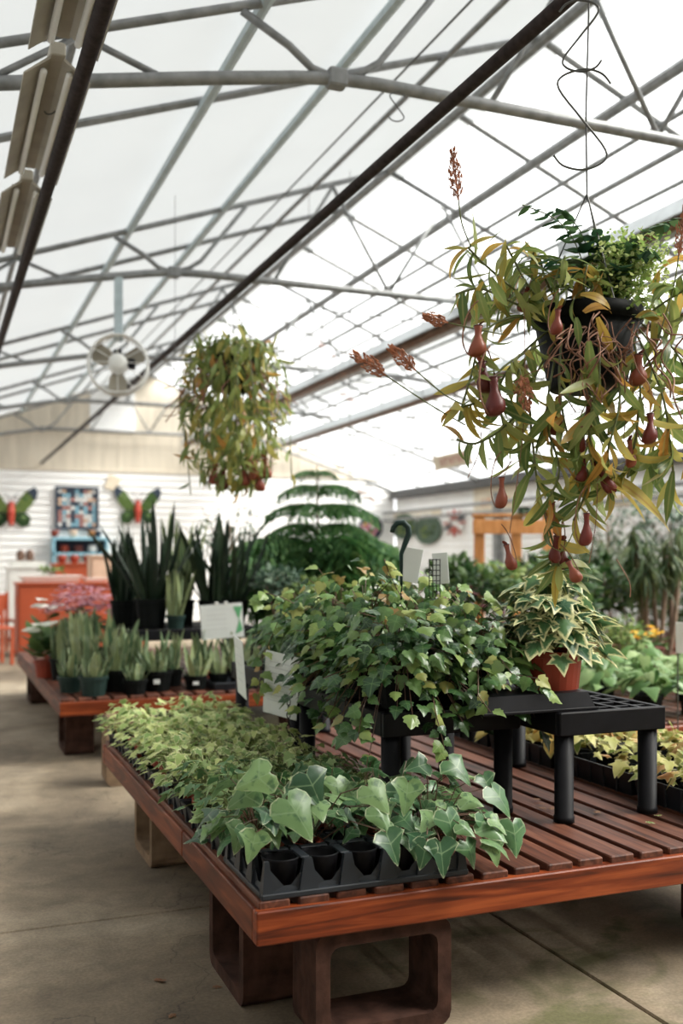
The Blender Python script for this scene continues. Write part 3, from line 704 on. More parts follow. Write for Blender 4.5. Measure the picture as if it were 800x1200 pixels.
# ------------------------------------------------------------------ small ivy trays along the aisle
def flat_tray(label, x0, x1, y0, y1, z, group, h=.055):
    t = thing('plant_tray', label, 'tray', (x0, y0, z), 0, group); W, D = x1-x0, y1-y0
    m = MB(); i = .012; b = .006
    m.v = [(i,i,0),(W-i,i,0),(W-i,D-i,0),(i,D-i,0),(0,0,h),(W,0,h),(W,D,h),(0,D,h),(b,b,h),(W-b,b,h),(W-b,D-b,h),(b,D-b,h),(i+b,i+b,.006),(W-i-b,i+b,.006),(W-i-b,D-i-b,.006),(i+b,D-i-b,.006)]
    m.f = [(3,2,1,0)]
    for k in range(4):
        q = (k+1) % 4; m.f += [(k,q,4+q,4+k),(4+k,4+q,8+q,8+k),(8+k,8+q,12+q,12+k)]
    m.f.append((12,13,14,15)); m.build('shell', 'traypl', t)
    for k in range(1, 6): 
        for x in (-.002, W-.008): MB().bbox(x, x+.01, D*k/6-.006, D*k/6+.006, .002, h-.004, .002).build('side_rib', 'traypl', t)
    MB().bbox(.002, W-.002, .0, .01, h-.012, h+.002, .002).build('front_lip', 'traypl', t)
    return t
r = random.Random(33)
ordn = ['first', 'second', 'third', 'fourth']
for row, y0 in enumerate((2.975, 3.51, 4.045, 4.58)):
    for c, x0 in enumerate((.80, 1.095)):
        side = 'on the aisle side' if c == 0 else 'on the inner side'
        flat_tray('black tray of small ivies, %s tray from the front %s' % (ordn[row], side), x0, x0+.285, y0, y0+.525, T, 'trays of small ivy along the aisle')
        for i in range(2):
            for j in range(4):
                x = x0+.075+i*.135; y = y0+.075+j*.125
                if row == 3 and c == 0 and (i, j) in ((1, 1), (1, 2)): continue
                near = row < 2
                dk = row == 0
                ivy('%s ivy, %s tray %s, %s file, %s pot from the front' % ('dark green' if dk else 'yellow-green', ordn[row], side, ['left', 'right'][i], ordn[j]), x, y, T+.007, r, 38 if near else 40, .055 if dk else .05, .15 if not dk else .16, .125, (-.015 if c == 0 and i == 0 else 0, 0),
                    'small ivies, tray row %d %s' % (row+1, 'aisle' if c == 0 else 'inner'), SMALL, 'ivysmalldark' if dk else 'ivysmall', pot=(.048, .036, .075), droop=.45, joined=not near, stems=near, potmat='potblack' if (i+j) % 3 else 'terracotta')

# ------------------------------------------------------------------ black risers
RZ = .80
def riser(label, x0, x1, y0, y1, h0=T, zt=RZ):
    t = thing('display_riser', label, 'riser', (x0, y0, h0), 0, 'black plastic display risers'); W, D = x1-x0, y1-y0; H = zt-h0
    MB().bbox(0, W, 0, .025, H-.08, H, .004).build('front_fascia', 'plastic', t)
    MB().bbox(0, W, D-.025, D, H-.08, H, .004).build('back_fascia', 'plastic', t)
    for x in (0, W-.025): MB().bbox(x, x+.025, .026, D-.026, H-.08, H, .004).build('side_fascia', 'plastic', t)
    nx, ny = max(3, round(W/.085)), max(3, round(D/.085))
    bx = MB().box(-.008, .008, .026, D-.026, H-.02, H-.001).mesh('grid_bar', 'plastic'); by = MB().box(.026, W-.026, -.008, .008, H-.022, H-.003).mesh('grid_bar', 'plastic')
    for k in range(1, nx): obj('grid_bar', bx, t, loc=(W*k/nx, 0, 0))
    for k in range(1, ny): obj('grid_bar', by, t, loc=(0, D*k/ny, 0))
    lg = MB().lathe([(.036, 0), (.036, .02), (.033, .022), (.034, H-.06)], 16, closed=True).mesh('leg', 'plastic', True)
    for x in (.045, W-.045):
        for y in (.045, D-.045): obj('leg', lg, t, loc=(x, y, 0))
    return t
riser('black plastic riser in the middle, under the big grape ivy', 1.40, 1.93, 3.1, 4.02)
riser('black plastic riser behind, with the white cards on its side', 1.40, 1.93, 4.06, 4.98)
riser('black plastic riser with lattice top at the right', 1.96, 2.40, 2.9, 3.85)
riser('black plastic riser on the snake plant bench', 1.30, 2.32, 7.4, 8.3)
# upturned tray carrying the red pot
t = thing('shallow_tray', 'black shallow tray bridging two risers under the red pot', 'tray', (1.68, 2.93, RZ))
m = MB(); W, D, h = .45, .42, .06
m.v = [(0,0,0),(W,0,0),(W,D,0),(0,D,0),(.025,.02,h),(W-.025,.02,h),(W-.025,D-.02,h),(.025,D-.02,h)]; m.f = [(3,2,1,0),(4,5,6,7),(0,1,5,4),(1,2,6,5),(2,3,7,6),(3,0,4,7)]
m.build('body', 'plastic', t); MB().bbox(-.006, W+.006, -.006, .0, 0, .01, .002).build('lip', 'plastic', t)
# red pot with cream-edged ivy
r = random.Random(5)
pi_ = thing('potted_ivy', 'cream edged ivy in a red pot on the black tray', 'ivy', (2.05, 3.1, RZ+.06))
add_pot(pi_, .118, .102, .135, 'terracotta', 24)
mt = []; sm = MB()
for k in range(140):
    a = r.uniform(0, 2*pi); q = sqrt(r.random()); d = Vector((cos(a), sin(a), 0))
    p = Vector((0, 0, .13)) + d*.175*q; p.z += .27*(1-q**2.5)*r.uniform(.5, 1.1) + (.015 if q > .8 else .04)*r.random()
    mt.append(frame(p, d*(.2+q)+Vector((0, 0, -.7*r.random()-.2*q))+rv(r, .4), Vector((0, 0, .8))+d*(q*1.1)+rv(r, .35), .098*r.uniform(.65, 1.15)))
    if k % 2: sm.tube([(0, 0, .11), (p.x*.4, p.y*.4, p.z*.7+.05), p], .0018, 3, False)
put_leaves(pi_, POTI, 'potivy', mt, r); sm.build('stems', 'greenstem', pi_)

# ------------------------------------------------------------------ big grape ivy on the middle risers
r = random.Random(11)
GP = [(1.52, 3.22, 'at the front left of the middle riser, trailing over its edge', .24, 1.1, 150), (1.80, 3.22, 'at the front right of the middle riser', .24, 1.05, 150), (1.52, 3.55, 'in the middle of the riser, left', .30, 1.1, 130), (1.82, 3.58, 'in the middle of the riser, right', .30, 1.05, 130),
      (1.56, 3.86, 'at the back of the middle riser, left, reaching highest', .36, 1.05, 130), (1.84, 3.88, 'at the back of the middle riser, right', .33, 1.0, 110), (1.54, 4.24, 'at the front left of the rear riser, spilling towards the aisle', .25, .8, 140), (1.8, 4.4, 'at the right of the rear riser', .22, 1.0, 80), (1.62, 4.75, 'at the back left of the rear riser', .16, .7, 80)]
for i, (x, y, wh, ht, sp, n) in enumerate(GP):
    t = thing('grape_ivy', 'bushy grape ivy '+wh, 'ivy', (x, y, RZ), 0, 'grape ivies on the risers')
    add_pot(t, .095, .07, .13, 'potblack', 14)
    mt, tips = [], []; sm = MB()
    for k in range(int(n*1.65)):
        a = r.uniform(0, 2*pi); q = sqrt(r.random()); d = Vector((cos(a), sin(a), 0))
        p = Vector((0, 0, .14)) + d*.26*sp*q; p.z += ht*(1-.7*q*q)*r.uniform(.35, 1.12)
        if q > .6 and (d.y < .3 or d.x < 0): p.z -= r.uniform(0, .3)*min(1, (q-.55)*3.2)      # trails over the edge
        head = d*(.25+q) + Vector((0, 0, -.9*r.random()-.3*q)) + rv(r, .4)
        up = Vector((0, 0, .9)) + d*(q*.9) + Vector((0, -.25, 0)) + rv(r, .4)
        top = p.z > .14+ht*.75
        (tips if (top and r.random() < .5) or r.random() < .05 else mt).append(frame(p, head, up, .055*r.uniform(.55, 1.25)))
        if k % 2 == 0: sm.tube([(r.uniform(-.02, .02), r.uniform(-.02, .02), .11), (p.x*.5, p.y*.5, max(.16, p.z*.7+.08)), p], .0018, 3, False)
    inner = []
    for k in range(260):
        a = r.uniform(0, 2*pi); q = sqrt(r.random())*.85; d = Vector((cos(a), sin(a), 0)); p = Vector((0, 0, .13)) + d*.26*sp*q; p.z += ht*(1-.7*q*q)*r.uniform(-.1, .85)
        inner.append(frame(p, d+Vector((0, 0, -.6))+rv(r, .5), Vector((0, 0, 1))+d*.5+rv(r, .5), .06*r.uniform(.6, 1.1)))
    join_leaves(t, GRAPE, 'grape', inner, r, 'inner_foliage')
    put_leaves(t, GRAPE, 'grape', mt, r); put_leaves(t, GRAPE, 'grapetip', tips, r); sm.build('stems', 'stem', t)
# trailing strands: (image path, distance) of single hanging shoots
def strand(root, pts, nleaf, size, r, mats):
    pts = [Vector(p)-root.location for p in pts]; sm = MB().tube(pts, .0018, 4); sm.build('trailing_stem', 'stem', root)
    for k in range(nleaf):
        f_ = (k+.5)/nleaf*(len(pts)-1); i = int(f_); p = pts[i].lerp(pts[i+1], f_-i)
        d = rv(r, 1); d.z *= .3
        obj('leaf', r.choice(GRAPE).mesh(r.choice(mats)), root, mtx=frame(p+d*.012, d+Vector((0, -.3, -.5)), Vector((0, -.7, .7))+rv(r, .4), size*r.uniform(.6, 1.15)))
groots = [o for o in bpy.data.objects if o.name.startswith('grape_ivy')]
strand(groots[0], [at(505, 800, 3.4), at(510, 835, 3.3), at(518, 865, 3.28), at(522, 885, 3.28)], 11, .05, r, ['grape', 'grape', 'grapetip'])
strand(groots[0], [at(440, 790, 3.4), at(425, 830, 3.3), at(420, 860, 3.3)], 10, .055, r, ['grape'])
strand(groots[1], [at(585, 770, 3.4), at(600, 790, 3.3), at(630, 795, 3.25), at(645, 815, 3.25)], 12, .05, r, ['grape', 'grapetip'])
strand(groots[1], [at(560, 780, 3.4), at(560, 815, 3.3), at(575, 835, 3.28)], 10, .055, r, ['grape'])
strand(groots[6], [at(350, 700, 4.2), at(325, 730, 4.2), at(308, 770, 4.2), at(304, 800, 4.2), at(300, 815, 4.2)], 16, .05, r, ['grapetip', 'grape'])
strand(groots[6], [at(360, 715, 4.1), at(330, 700, 4.1), at(312, 695, 4.1), at(302, 705, 4.1)], 14, .055, r, ['grapetip', 'grape'])
strand(groots[6], [at(400, 740, 4.0), at(385, 790, 3.95), at(380, 830, 3.95), at(370, 850, 3.95)], 14, .055, r, ['grape'])
strand(groots[2], [at(470, 700, 3.7), at(455, 670, 3.7), at(450, 655, 3.7)], 9, .05, r, ['grape', 'grapetip'])

# ------------------------------------------------------------------ cards and hook
def card(label, c, w, h, tilt, yaw, lines=6, green=False, roll=0, name='plant_card'):
    t = thing(name, label, 'sign', c, 0); t.rotation_euler = (tilt, roll, yaw)
    MB().bbox(-w/2, w/2, 0, .003, -h/2, h/2, .001).build('card', 'card', t)
    pr = MB()
    for k in range(lines):
        z = h/2-h*(.16+.7*k/max(1, lines)); pr.box(-w*.38, w*(.38 if not green else .2)*R.uniform(.5, 1), -.0012, -.0004, z-h*.006, z+h*.006)
    pr.build('print', 'print', t)
    if green:
        g = MB(); g.prism([(w*.28, h*.4), (w*.5, h*.4), (w*.4, h*.02)], -.0014, -.0006); g.prism([(w*.3, -h*.4), (w*.48, -h*.3), (w*.42, h*.05)], -.0014, -.0006); g.build('green_design', 'cardgreen', t)
        for x in (-.1, .12): MB().bbox(w*x-.012, w*x+.012, -.004, .006, h/2-.004, h/2+.016, .002).build('clip', 'white', t)
    return t
card('white card with a green design clipped to the black riser', at(260, 728, 7.25), .3, .245, 0, -radians(14), 5, True, radians(-4))
card('narrow white card turned sideways on the rear riser', at(281, 782, 4.55), .16, .265, radians(6), -radians(92), 5, False, radians(7))
card('large white printed card hanging below the grape ivy', at(329, 803, 4.2), .17, .27, radians(8), -radians(52), 8, False, radians(9))
card('white label card standing in the top of the grape ivy', at(481, 662, 3.85), .075, .13, 0, -radians(25), 0, False, radians(10))
c2 = card('white tag beside the small black wire grid in the grape ivy', at(516, 666, 3.9), .06, .12, 0, -radians(30), 0, False, radians(-4))
t = thing('wire_grid', 'small black wire grid standing in the grape ivy', 'grid', at(509, 672, 3.85), -radians(22))
for k in range(4): MB().tube([(-.02+k*.0135, 0, -.09), (-.02+k*.0135, 0, .055)], .0018, 5).build('wire', 'plastic', t)
for k in range(6): MB().tube([(-.022, 0, .052-k*.02), (.0225, 0, .052-k*.02)], .0016, 5).build('wire', 'plastic', t)
h = at(470, 640, 3.8); hp = [(.0, 0, -.2), (.0, 0, -.03), (.018, 0, .02), (.028, 0, .045), (.026, 0, .07), (.008, 0, .088), (-.015, 0, .086), (-.03, 0, .068), (-.034, 0, .05)]
o = MB().tube([(x, y, z) for x, y, z in hp], [.004, .008, .011, .012, .012, .012, .011, .010, .009], 8).build('basket_hook', 'potgreen', None, True, h)
o.rotation_euler = (0, 0, -radians(22)); tag(o, 'dark green plastic basket hook rising from the grape ivy', 'hook')
# white blossoms peeping from behind the ivy at the left
t = thing('white_flower', 'white blossom beside the top of the grape ivy', 'flower', at(424, 690, 4.4))
for k in range(22):
    a = k*2.4; q = .05*sqrt(k/22); obj('petal', OVAL[k % 3].mesh('whitepetal'), t, mtx=frame(Vector((cos(a)*q, sin(a)*q, .02-q*.3)), Vector((cos(a), sin(a), .2)), (0, 0, 1), .05))
MB().tube([(0, 0, 0), (.02, .0, -.12), (.1, -.1, -.3)], .003, 5).build('stalk', 'greenstem', t)
# black wire racks by the cards
t = thing('wire_chain', 'black chain hanging below the large white card', 'chain', at(338, 840, 4.15))
for k in range(6): MB().tube([(.008*cos(2*pi*i/8), .008*sin(2*pi*i/8)*(k % 2), .015*sin(2*pi*i/8)-k*.026+.06) if k % 2 == 0 else (0, .008*cos(2*pi*i/8), .015*sin(2*pi*i/8)-k*.026+.06) for i in range(9)], .002, 4).build('link', 'plastic', t)

# ------------------------------------------------------------------ yellow plants in trays at the right of the near bench
r = random.Random(44)
for row, y0 in enumerate((2.62, 3.16, 3.70, 4.24)):
    for c, x0 in enumerate((2.45, 2.76)):
        sd = 'left' if c == 0 else 'right'
        flat_tray('black tray at the right of the near bench, %s from the front, %s column' % (ordn[row], sd), x0, x0+.285, y0, y0+.525, T, 'trays of yellow foliage', .085)
        for i in range(2):
            for j in range(3):
                if (row, c, i, j) in ((1, 0, 1, 0), (1, 0, 1, 1), (1, 0, 0, 1)): continue
                cole = row >= 2 and (i+j+row+c) % 2 == 0
                ivy('small %s plant, %s %s-hand tray at the bench right, %s file, %s pot' % ('bronze' if cole else 'pale yellow', ordn[row], sd, ['left', 'right'][i], ordn[j]), x0+.075+i*.135, y0+.09+j*.17, T+.007, r, 20, .07 if not cole else .1, .12, .1, (0, 0),
                    'yellow foliage plants, tray %d %s%s' % (row+1, sd, ' bronze' if cole else ''), OVAL if cole else SMALL, 'coleus' if cole else 'yellowleaf', pot=(.05, .04, .085), droop=.5, joined=row > 1, stems=False, potmat='potblack', cat='foliage plant', name='foliage_plant')
# fallen leaves
for k, (u, v) in enumerate(((626,938),(637,944),(646,948),(632,948),(652,942),(700,952),(757,965),(772,958))):
    d = (EYE-T-.004)*F/(v-655); g = k > 5
    o = obj('fallen_leaf', SMALL[k % 3].mesh('ivysmall' if g else 'dryleaf'), None, mtx=frame(at(u, v, d)+Vector((0, 0, .006)), Vector((cos(k*2.), sin(k*2.), 0)), (0, 0, 1), .03))
    tag(o, ['dry brown leaf crumb on the slats, leftmost of the six', 'dry brown leaf crumb on the slats, third from the left', 'dry brown leaf crumb on the slats, fourth from the left', 'dry brown leaf crumb on the slats, second from the left', 'dry brown leaf crumb on the slats, fifth from the left', 'dry brown leaf crumb on the slats, alone right of the middle riser leg', 'green ivy leaf fallen at the foot of the right riser leg', 'green ivy leaf fallen right of the right riser leg'][k], 'fallen leaf', 'fallen leaves green' if g else 'fallen leaves on the slats')
for k, (u, v) in enumerate(((181,1150),(192,1152),(203,1190),(250,1158),(284,1165))):
    d = EYE*F/(v-655)
    o = obj('fallen_leaf', SMALL[k % 3].mesh('dryleaf'), None, mtx=frame(at(u, v, d)+Vector((0, 0, .006)), Vector((cos(k*2.), sin(k*2.), 0)), (0, 0, 1), .028))
    tag(o, 'crumpled dry leaf on the concrete beside the near bench, %s from the left' % ['first', 'second', 'third', 'fourth', 'fifth'][k], 'fallen leaf', 'dry leaves on the floor')

# ------------------------------------------------------------------ near hanging pitcher plant
r = random.Random(3)
BX, BY = 1.875, 2.63; ZRIM, ZBOT = EYE+.765, EYE+.52
hb = thing('hanging_pitcher_plant', 'large pitcher plant in a black hanging pot, close at the right', 'pitcher plant', (BX, BY, ZBOT), 0, 'hanging pitcher plants')
H0 = hb.location.copy()
def add_basket(root, s=1.):
    MB().lathe([(.11*s, 0), (.118*s, .01*s), (.158*s, .2*s), (.158*s, .2*s), (.168*s, .205*s), (.17*s, .245*s), (.163*s, .247*s), (.155*s, .22*s)], 28).build('pot', 'potblack', root, True)
    MB().lathe([(.157*s, .2*s), (.08*s, .215*s), (.001, .22*s)], 16, closed=True).build('soil', 'soil', root)
add_basket(hb)
def bez(pts, n=8):
    """smooth curve through points"""
    P = [Vector(p) for p in pts]; out = []
    for i in range(len(P)-1):
        a, b, c, d = P[max(0, i-1)], P[i], P[i+1], P[min(len(P)-1, i+2)]
        for k in range(n):
            t = k/n; out.append(.5*((2*b)+(c-a)*t+(2*a-5*b+4*c-d)*t*t+(3*b-a-3*c+d)*t**3))
    return out+[P[-1]]
def loc(u, v, d): return at(u, v, d)-H0
VINES = [
 ([(648,372,3.08),(606,342,2.98),(570,312,2.94),(548,290,2.92)], 9, .12),
 ([(646,378,3.06),(600,372,2.94),(566,392,2.9),(552,440,2.9),(540,480,2.9)], 10, .12),
 ([(645,385,3.05),(606,420,2.95),(585,455,2.92),(590,500,2.92)], 9, .13),
 ([(650,400,3.05),(622,455,2.93),(624,520,2.93),(632,580,2.95),(646,630,2.95),(655,665,2.95)], 15, .12),
 ([(660,380,3.0),(655,450,2.9),(668,520,2.9),(690,560,2.92),(672,610,2.95)], 12, .14),
 ([(700,380,2.97),(702,440,2.87),(690,500,2.87),(700,545,2.9),(715,575,2.92)], 12, .15),
 ([(740,385,3.0),(750,450,2.9),(745,510,2.9),(735,560,2.93)], 10, .13),
 ([(750,375,3.05),(785,350,3.0),(815,335,3.0),(850,330,3.0)], 10, .15),
 ([(752,380,3.05),(790,410,3.0),(812,460,3.0),(830,520,3.0)], 12, .14),
 ([(745,390,3.02),(775,460,2.95),(785,520,2.95),(790,570,2.98)], 10, .14),
 ([(690,365,3.05),(684,335,2.98),(688,310,2.98)], 6, .14),
 ([(660,365,3.1),(640,330,3.1),(632,300,3.1)], 7, .13),
 ([(640,370,3.25),(605,350,3.3),(585,335,3.35),(560,350,3.4)], 8, .12),
 ([(640,380,3.3),(612,430,3.4),(605,490,3.4),(612,540,3.4)], 11, .13),
 ([(700,380,3.4),(700,450,3.5),(690,520,3.5),(700,570,3.5)], 12, .14),
 ([(745,380,3.3),(775,430,3.4),(770,500,3.4),(760,550,3.4)], 11, .14),
 ([(750,372,3.2),(790,330,3.25),(830,300,3.3)], 7, .14),
 ([(642,366,3.05),(618,334,3.0),(602,305,2.97),(592,286,2.95)], 9, .11),
 ([(638,374,3.04),(596,352,2.96),(562,338,2.92),(534,345,2.9)], 10, .11),
 ([(645,362,3.1),(622,322,3.08),(626,292,3.06)], 7, .11),
 ([(655,365,3.0),(650,332,2.95),(662,300,2.95)], 7, .11),
 ([(640,400,3.0),(590,430,2.9),(560,470,2.88),(530,478,2.88)], 8, .1),
 ([(720,400,2.95),(726,470,2.85),(712,530,2.85),(720,560,2.88)], 11, .12),
 ([(650,420,2.98),(640,490,2.9),(655,550,2.9),(640,590,2.92)], 11, .12),
 ([(622,470,2.95),(585,505,2.9),(556,520,2.9),(535,515,2.9)], 7, .1),
]
def vine_leaves(root, curve, n, size, r, mats, name='leaf', t0=.15):
    m = len(curve)-1
    for k in range(n):
        f_ = (t0+(1-t0)*(k+r.random()*.7)/n)*m; i = min(m-1, int(f_)); p = curve[i].lerp(curve[i+1], f_-i)
        tg = (curve[i+1]-curve[i]).normalized(); side = tg.cross(rv(r, 1)).normalized()
        head = side*.9+tg*.55+Vector((0, 0, -.15)); up = Vector((0, 0, .7))+rv(r, .5)+tg*.3
        obj(name, r.choice(NEP).mesh(r.choice(mats)), root, mtx=frame(p, head, up, size*r.uniform(.65, 1.3), r.uniform(.85, 1.35)))
for pts, n, sz in VINES:
    c = bez([loc(*p) for p in pts], 5)
    MB().tube(c, .0035, 5).build('vine', 'greenstem', hb, True)
    vine_leaves(hb, c, int(n*2.1), sz*.98, r, ['nep']*11+['nepyellow'])
# individually placed leaves: base (u, v, d) -> tip (u, v, d), half width factor, material, shape
for (a, b_, wf, mt, k) in (
 ((694,548,2.93),(812,588,2.86),1.35,'nepyellow',0), ((682,444,2.86),(766,478,2.8),1.5,'nepyellow',3), ((684,366,2.92),(733,314,2.86),1.5,'nepyellow',5), ((680,345,2.92),(717,338,2.84),1.7,'nepyellow',1),
 ((690,400,2.84),(688,470,2.82),1.5,'nep',0), ((548,290,2.92),(503,306,2.9),1.2,'nep',1), ((550,288,2.92),(577,274,2.88),1.5,'nep',0), ((546,292,2.92),(522,290,2.9),1.4,'nep',0), ((575,325,2.92),(588,372,2.88),1.6,'nep',4), ((566,330,2.9),(540,360,2.88),1.3,'nepyellow',1),
 ((660,350,2.95),(618,378,2.86),1.2,'nepyellow',2), ((700,372,2.86),(714,420,2.82),1.3,'nepyellow',3), ((675,372,2.86),(680,400,2.83),2.0,'nep',0), ((585,420,2.9),(540,434,2.86),1.1,'nepyellow',0), ((620,555,2.93),(597,597,2.9),1.7,'nep',0), ((676,588,2.93),(638,616,2.9),1.5,'nep',0), ((655,665,2.95),(700,636,2.9),1.5,'nep',1), ((655,664,2.95),(722,655,2.9),1.0,'nep',1), ((658,670,2.95),(705,672,2.9),1.3,'nep',0), ((660,672,2.95),(692,690,2.9),1.5,'nep',0), ((652,664,2.95),(648,706,2.9),1.3,'nepyellow',0), ((655,662,2.95),(654,700,2.92),1.6,'nep',4), ((650,655,2.95),(622,668,2.9),1.7,'nep',0),
 ((630,545,2.93),(592,544,2.9),1.1,'nep',1), ((640,520,2.93),(680,510,2.85),1.5,'nep',1), ((745,372,2.95),(770,345,2.9),1.6,'nepyellow',1), ((755,372,2.95),(800,370,2.88),1.6,'nepyellow',1), ((765,345,3.0),(772,310,2.98),1.6,'nepyellow',0), ((752,372,2.92),(790,338,2.86),1.5,'nep',2), ((740,425,2.9),(800,440,2.85),1.0,'nepyellow',2), ((745,440,2.9),(812,470,2.85),1.2,'nepyellow',1), ((742,425,2.88),(758,500,2.85),1.3,'nep',2), ((690,560,2.92),(740,598,2.88),1.0,'nep',1), ((700,420,2.85),(660,436,2.82),1.3,'nep',1), ((665,470,2.88),(610,505,2.84),1.5,'nep',0), ((700,480,2.85),(665,520,2.82),1.5,'nep',0)):
    p, q = loc(*a), loc(*b_); ln = (q-p).length*1.08
    toc = (Vector((0, 0, EYE))-H0-p).normalized()
    obj('leaf', NEP[k].mesh(mt), hb, mtx=frame(p, q-p+Vector((0, 0, .02)), toc+Vector((0, 0, .8))+rv(r, .25), ln, wf*.8))
# the pitchers
def pitcher_meshes():
    prof = [(.02, 0), (.13, .02), (.21, .1), (.235, .22), (.215, .36), (.14, .52), (.095, .66), (.09, .84), (.12, .97), (.11, .98), (.07, .85)]
    b = MB(); b.lathe(prof, 12); b.v = [(x+.10*max(0, .4-z)**1.5*3, y, z) for x, y, z in b.v]
    lid = MB(); n = 8
    lid.v = [(.0, 0, 1.0)]+[(.12*cos(2*pi*i/n)-.05, .1*sin(2*pi*i/n), 1.04+.1*cos(2*pi*i/n+pi)) for i in range(n)]; lid.f = [(0, 1+i, 1+(i+1) % n) for i in range(n)]
    rim = MB().tube([(.115*cos(2*pi*i/12), .115*sin(2*pi*i/12), .975) for i in range(13)], .018, 5)
    ten = MB().tube(bez([(.1, 0, .03), (.27, 0, .1), (.4, 0, .5), (.36, 0, 1.1), (.2, 0, 1.55), (.0, 0, 1.8)], 4), .022, 5)
    return b.mesh('pitcher', 'pitcher', True), lid.mesh('lid', 'pitcher', True), rim.mesh('rim', 'pitchrim', True), ten.mesh('tendril', 'dryvine', True)
PM = pitcher_meshes()
def pitcher(root, p, s, rz, tilt=0, fat=1.):
    m = Matrix.Translation(p) @ Matrix.Rotation(rz, 4, 'Z') @ Matrix.Rotation(tilt, 4, 'X') @ Matrix.Diagonal((s*fat, s*fat, s, 1))
    o = obj('pitcher', PM[0], root, mtx=m); o['label'] = 'hanging reddish pitcher trap'
    for me, nm in ((PM[1], 'lid'), (PM[2], 'rim'), (PM[3], 'tendril')): obj(nm, me, o)
for (u, v, d, s, rz, ti, fa) in ((560,418,2.84,.1,2.6,.1,1.25), (569,460,2.86,.1,.3,-.15,1.3), (582,488,2.82,.125,3.3,.15,1.2), (588,596,2.86,.1,2.9,.05,.9), (600,668,2.88,.085,.3,-.3,1.0), (687,640,2.86,.105,2.8,.0,.9), (677,682,2.86,.075,.4,-.5,1.2), (645,612,2.9,.06,2,.2,1.), (655,668,2.98,.1,1.2,.1,1.3), (648,660,2.93,.09,0,.2,1), (718,578,2.88,.12,.5,-.55,.8), (762,520,2.88,.1,2.5,.2,1.1), (740,548,2.9,.09,1.5,-.1,.9), (676,530,2.9,.09,.4,.3,1.1), (650,510,2.95,.11,1,.1,1.2), (652,392,2.84,.08,2,.1,1.1), (748,452,2.9,.1,2,0,1.3), (690,505,2.95,.1,.5,0,1.2), (830,480,2.9,.1,1,0,1.1), (610,365,3.0,.07,1,.3,1.2), (680,565,2.9,.08,2,.4,1)):
    pitcher(hb, loc(u, v, d), s*.9, rz, ti, fa*.95)
for (a, b_) in (((614,360,2.95),(597,625,2.88)), ((598,540,2.9),(588,585,2.86)), ((700,560,2.9),(690,660,2.88)), ((560,480,2.9),(548,560,2.9)), ((722,655,2.9),(738,700,2.9)), ((600,540,2.9),(578,560,2.9))):
    p, q = loc(*a), loc(*b_); MB().tube(bez([p, p.lerp(q, .5)+rv(r, .02), q], 6), .0014, 4).build('tendril', 'dryvine', hb)
# dried tangle over the front of the pot
dv = MB()
for k in range(34):
    u, v = r.uniform(665, 785), r.uniform(365, 400); pts = [at(u, v, r.uniform(2.9, 2.98))-H0]
    for q in range(5):
        u += r.uniform(-24, 22); v += r.uniform(0, 30); pts.append(at(u, v, r.uniform(2.82, 2.95))-H0)
    dv.tube(bez(pts, 4), r.uniform(.0012, .0032), 4)
stuff(dv.build('dried_vines', 'dryvine', hb, True))
# flower spikes
def spike(root, pts, length, rad, r, n=90):
    n = int(n*1.25)
    c = bez(pts, 6); MB().tube(c, .0022, 5).build('flower_stalk', 'greenstem', root, True)
    ax = (c[-1]-c[-3]).normalized(); p0 = c[-1]; s = MB(); s.tube([p0, p0+ax*length], [.003, .001], 5)
    x = ax.orthogonal().normalized(); y = ax.cross(x)
    for k in range(n):
        t = k/n; a = r.uniform(0, 6.28); d = x*cos(a)+y*sin(a); rr = rad*(.5+.7*sin(pi*min(1, t*1.1+.1)))*r.uniform(.55, 1.)
        b0 = p0+ax*length*t; b1 = b0+d*rr*.8+ax*.014; s.tube([b0, b1], .0008, 3); s.tube([b1-ax*.004, b1+ax*.005+d*.002], [.0028, .0016], 4)
    stuff(s.build('flower_spike', 'spike', root))
spike(hb, [loc(552,290,2.92), loc(541,262,2.9), loc(537,234,2.88)], .125, .022, r)
spike(hb, [loc(545,498,2.88), loc(505,475,2.84), loc(452,440,2.8)], .1, .026, r, 80)
spike(hb, [loc(550,478,2.9), loc(520,462,2.86), loc(487,434,2.82)], .09, .024, r, 80)
spike(hb, [loc(590,392,2.9), loc(555,385,2.86), loc(525,378,2.85)], .06, .022, r, 60)
spike(hb, [loc(770,400,2.95), loc(788,340,2.93), loc(795,300,2.92)], .13, .024, r, 80)
spike(hb, [loc(606,440,2.9), loc(608,432,2.86), loc(610,440,2.85)], .09, .03, r, 80)
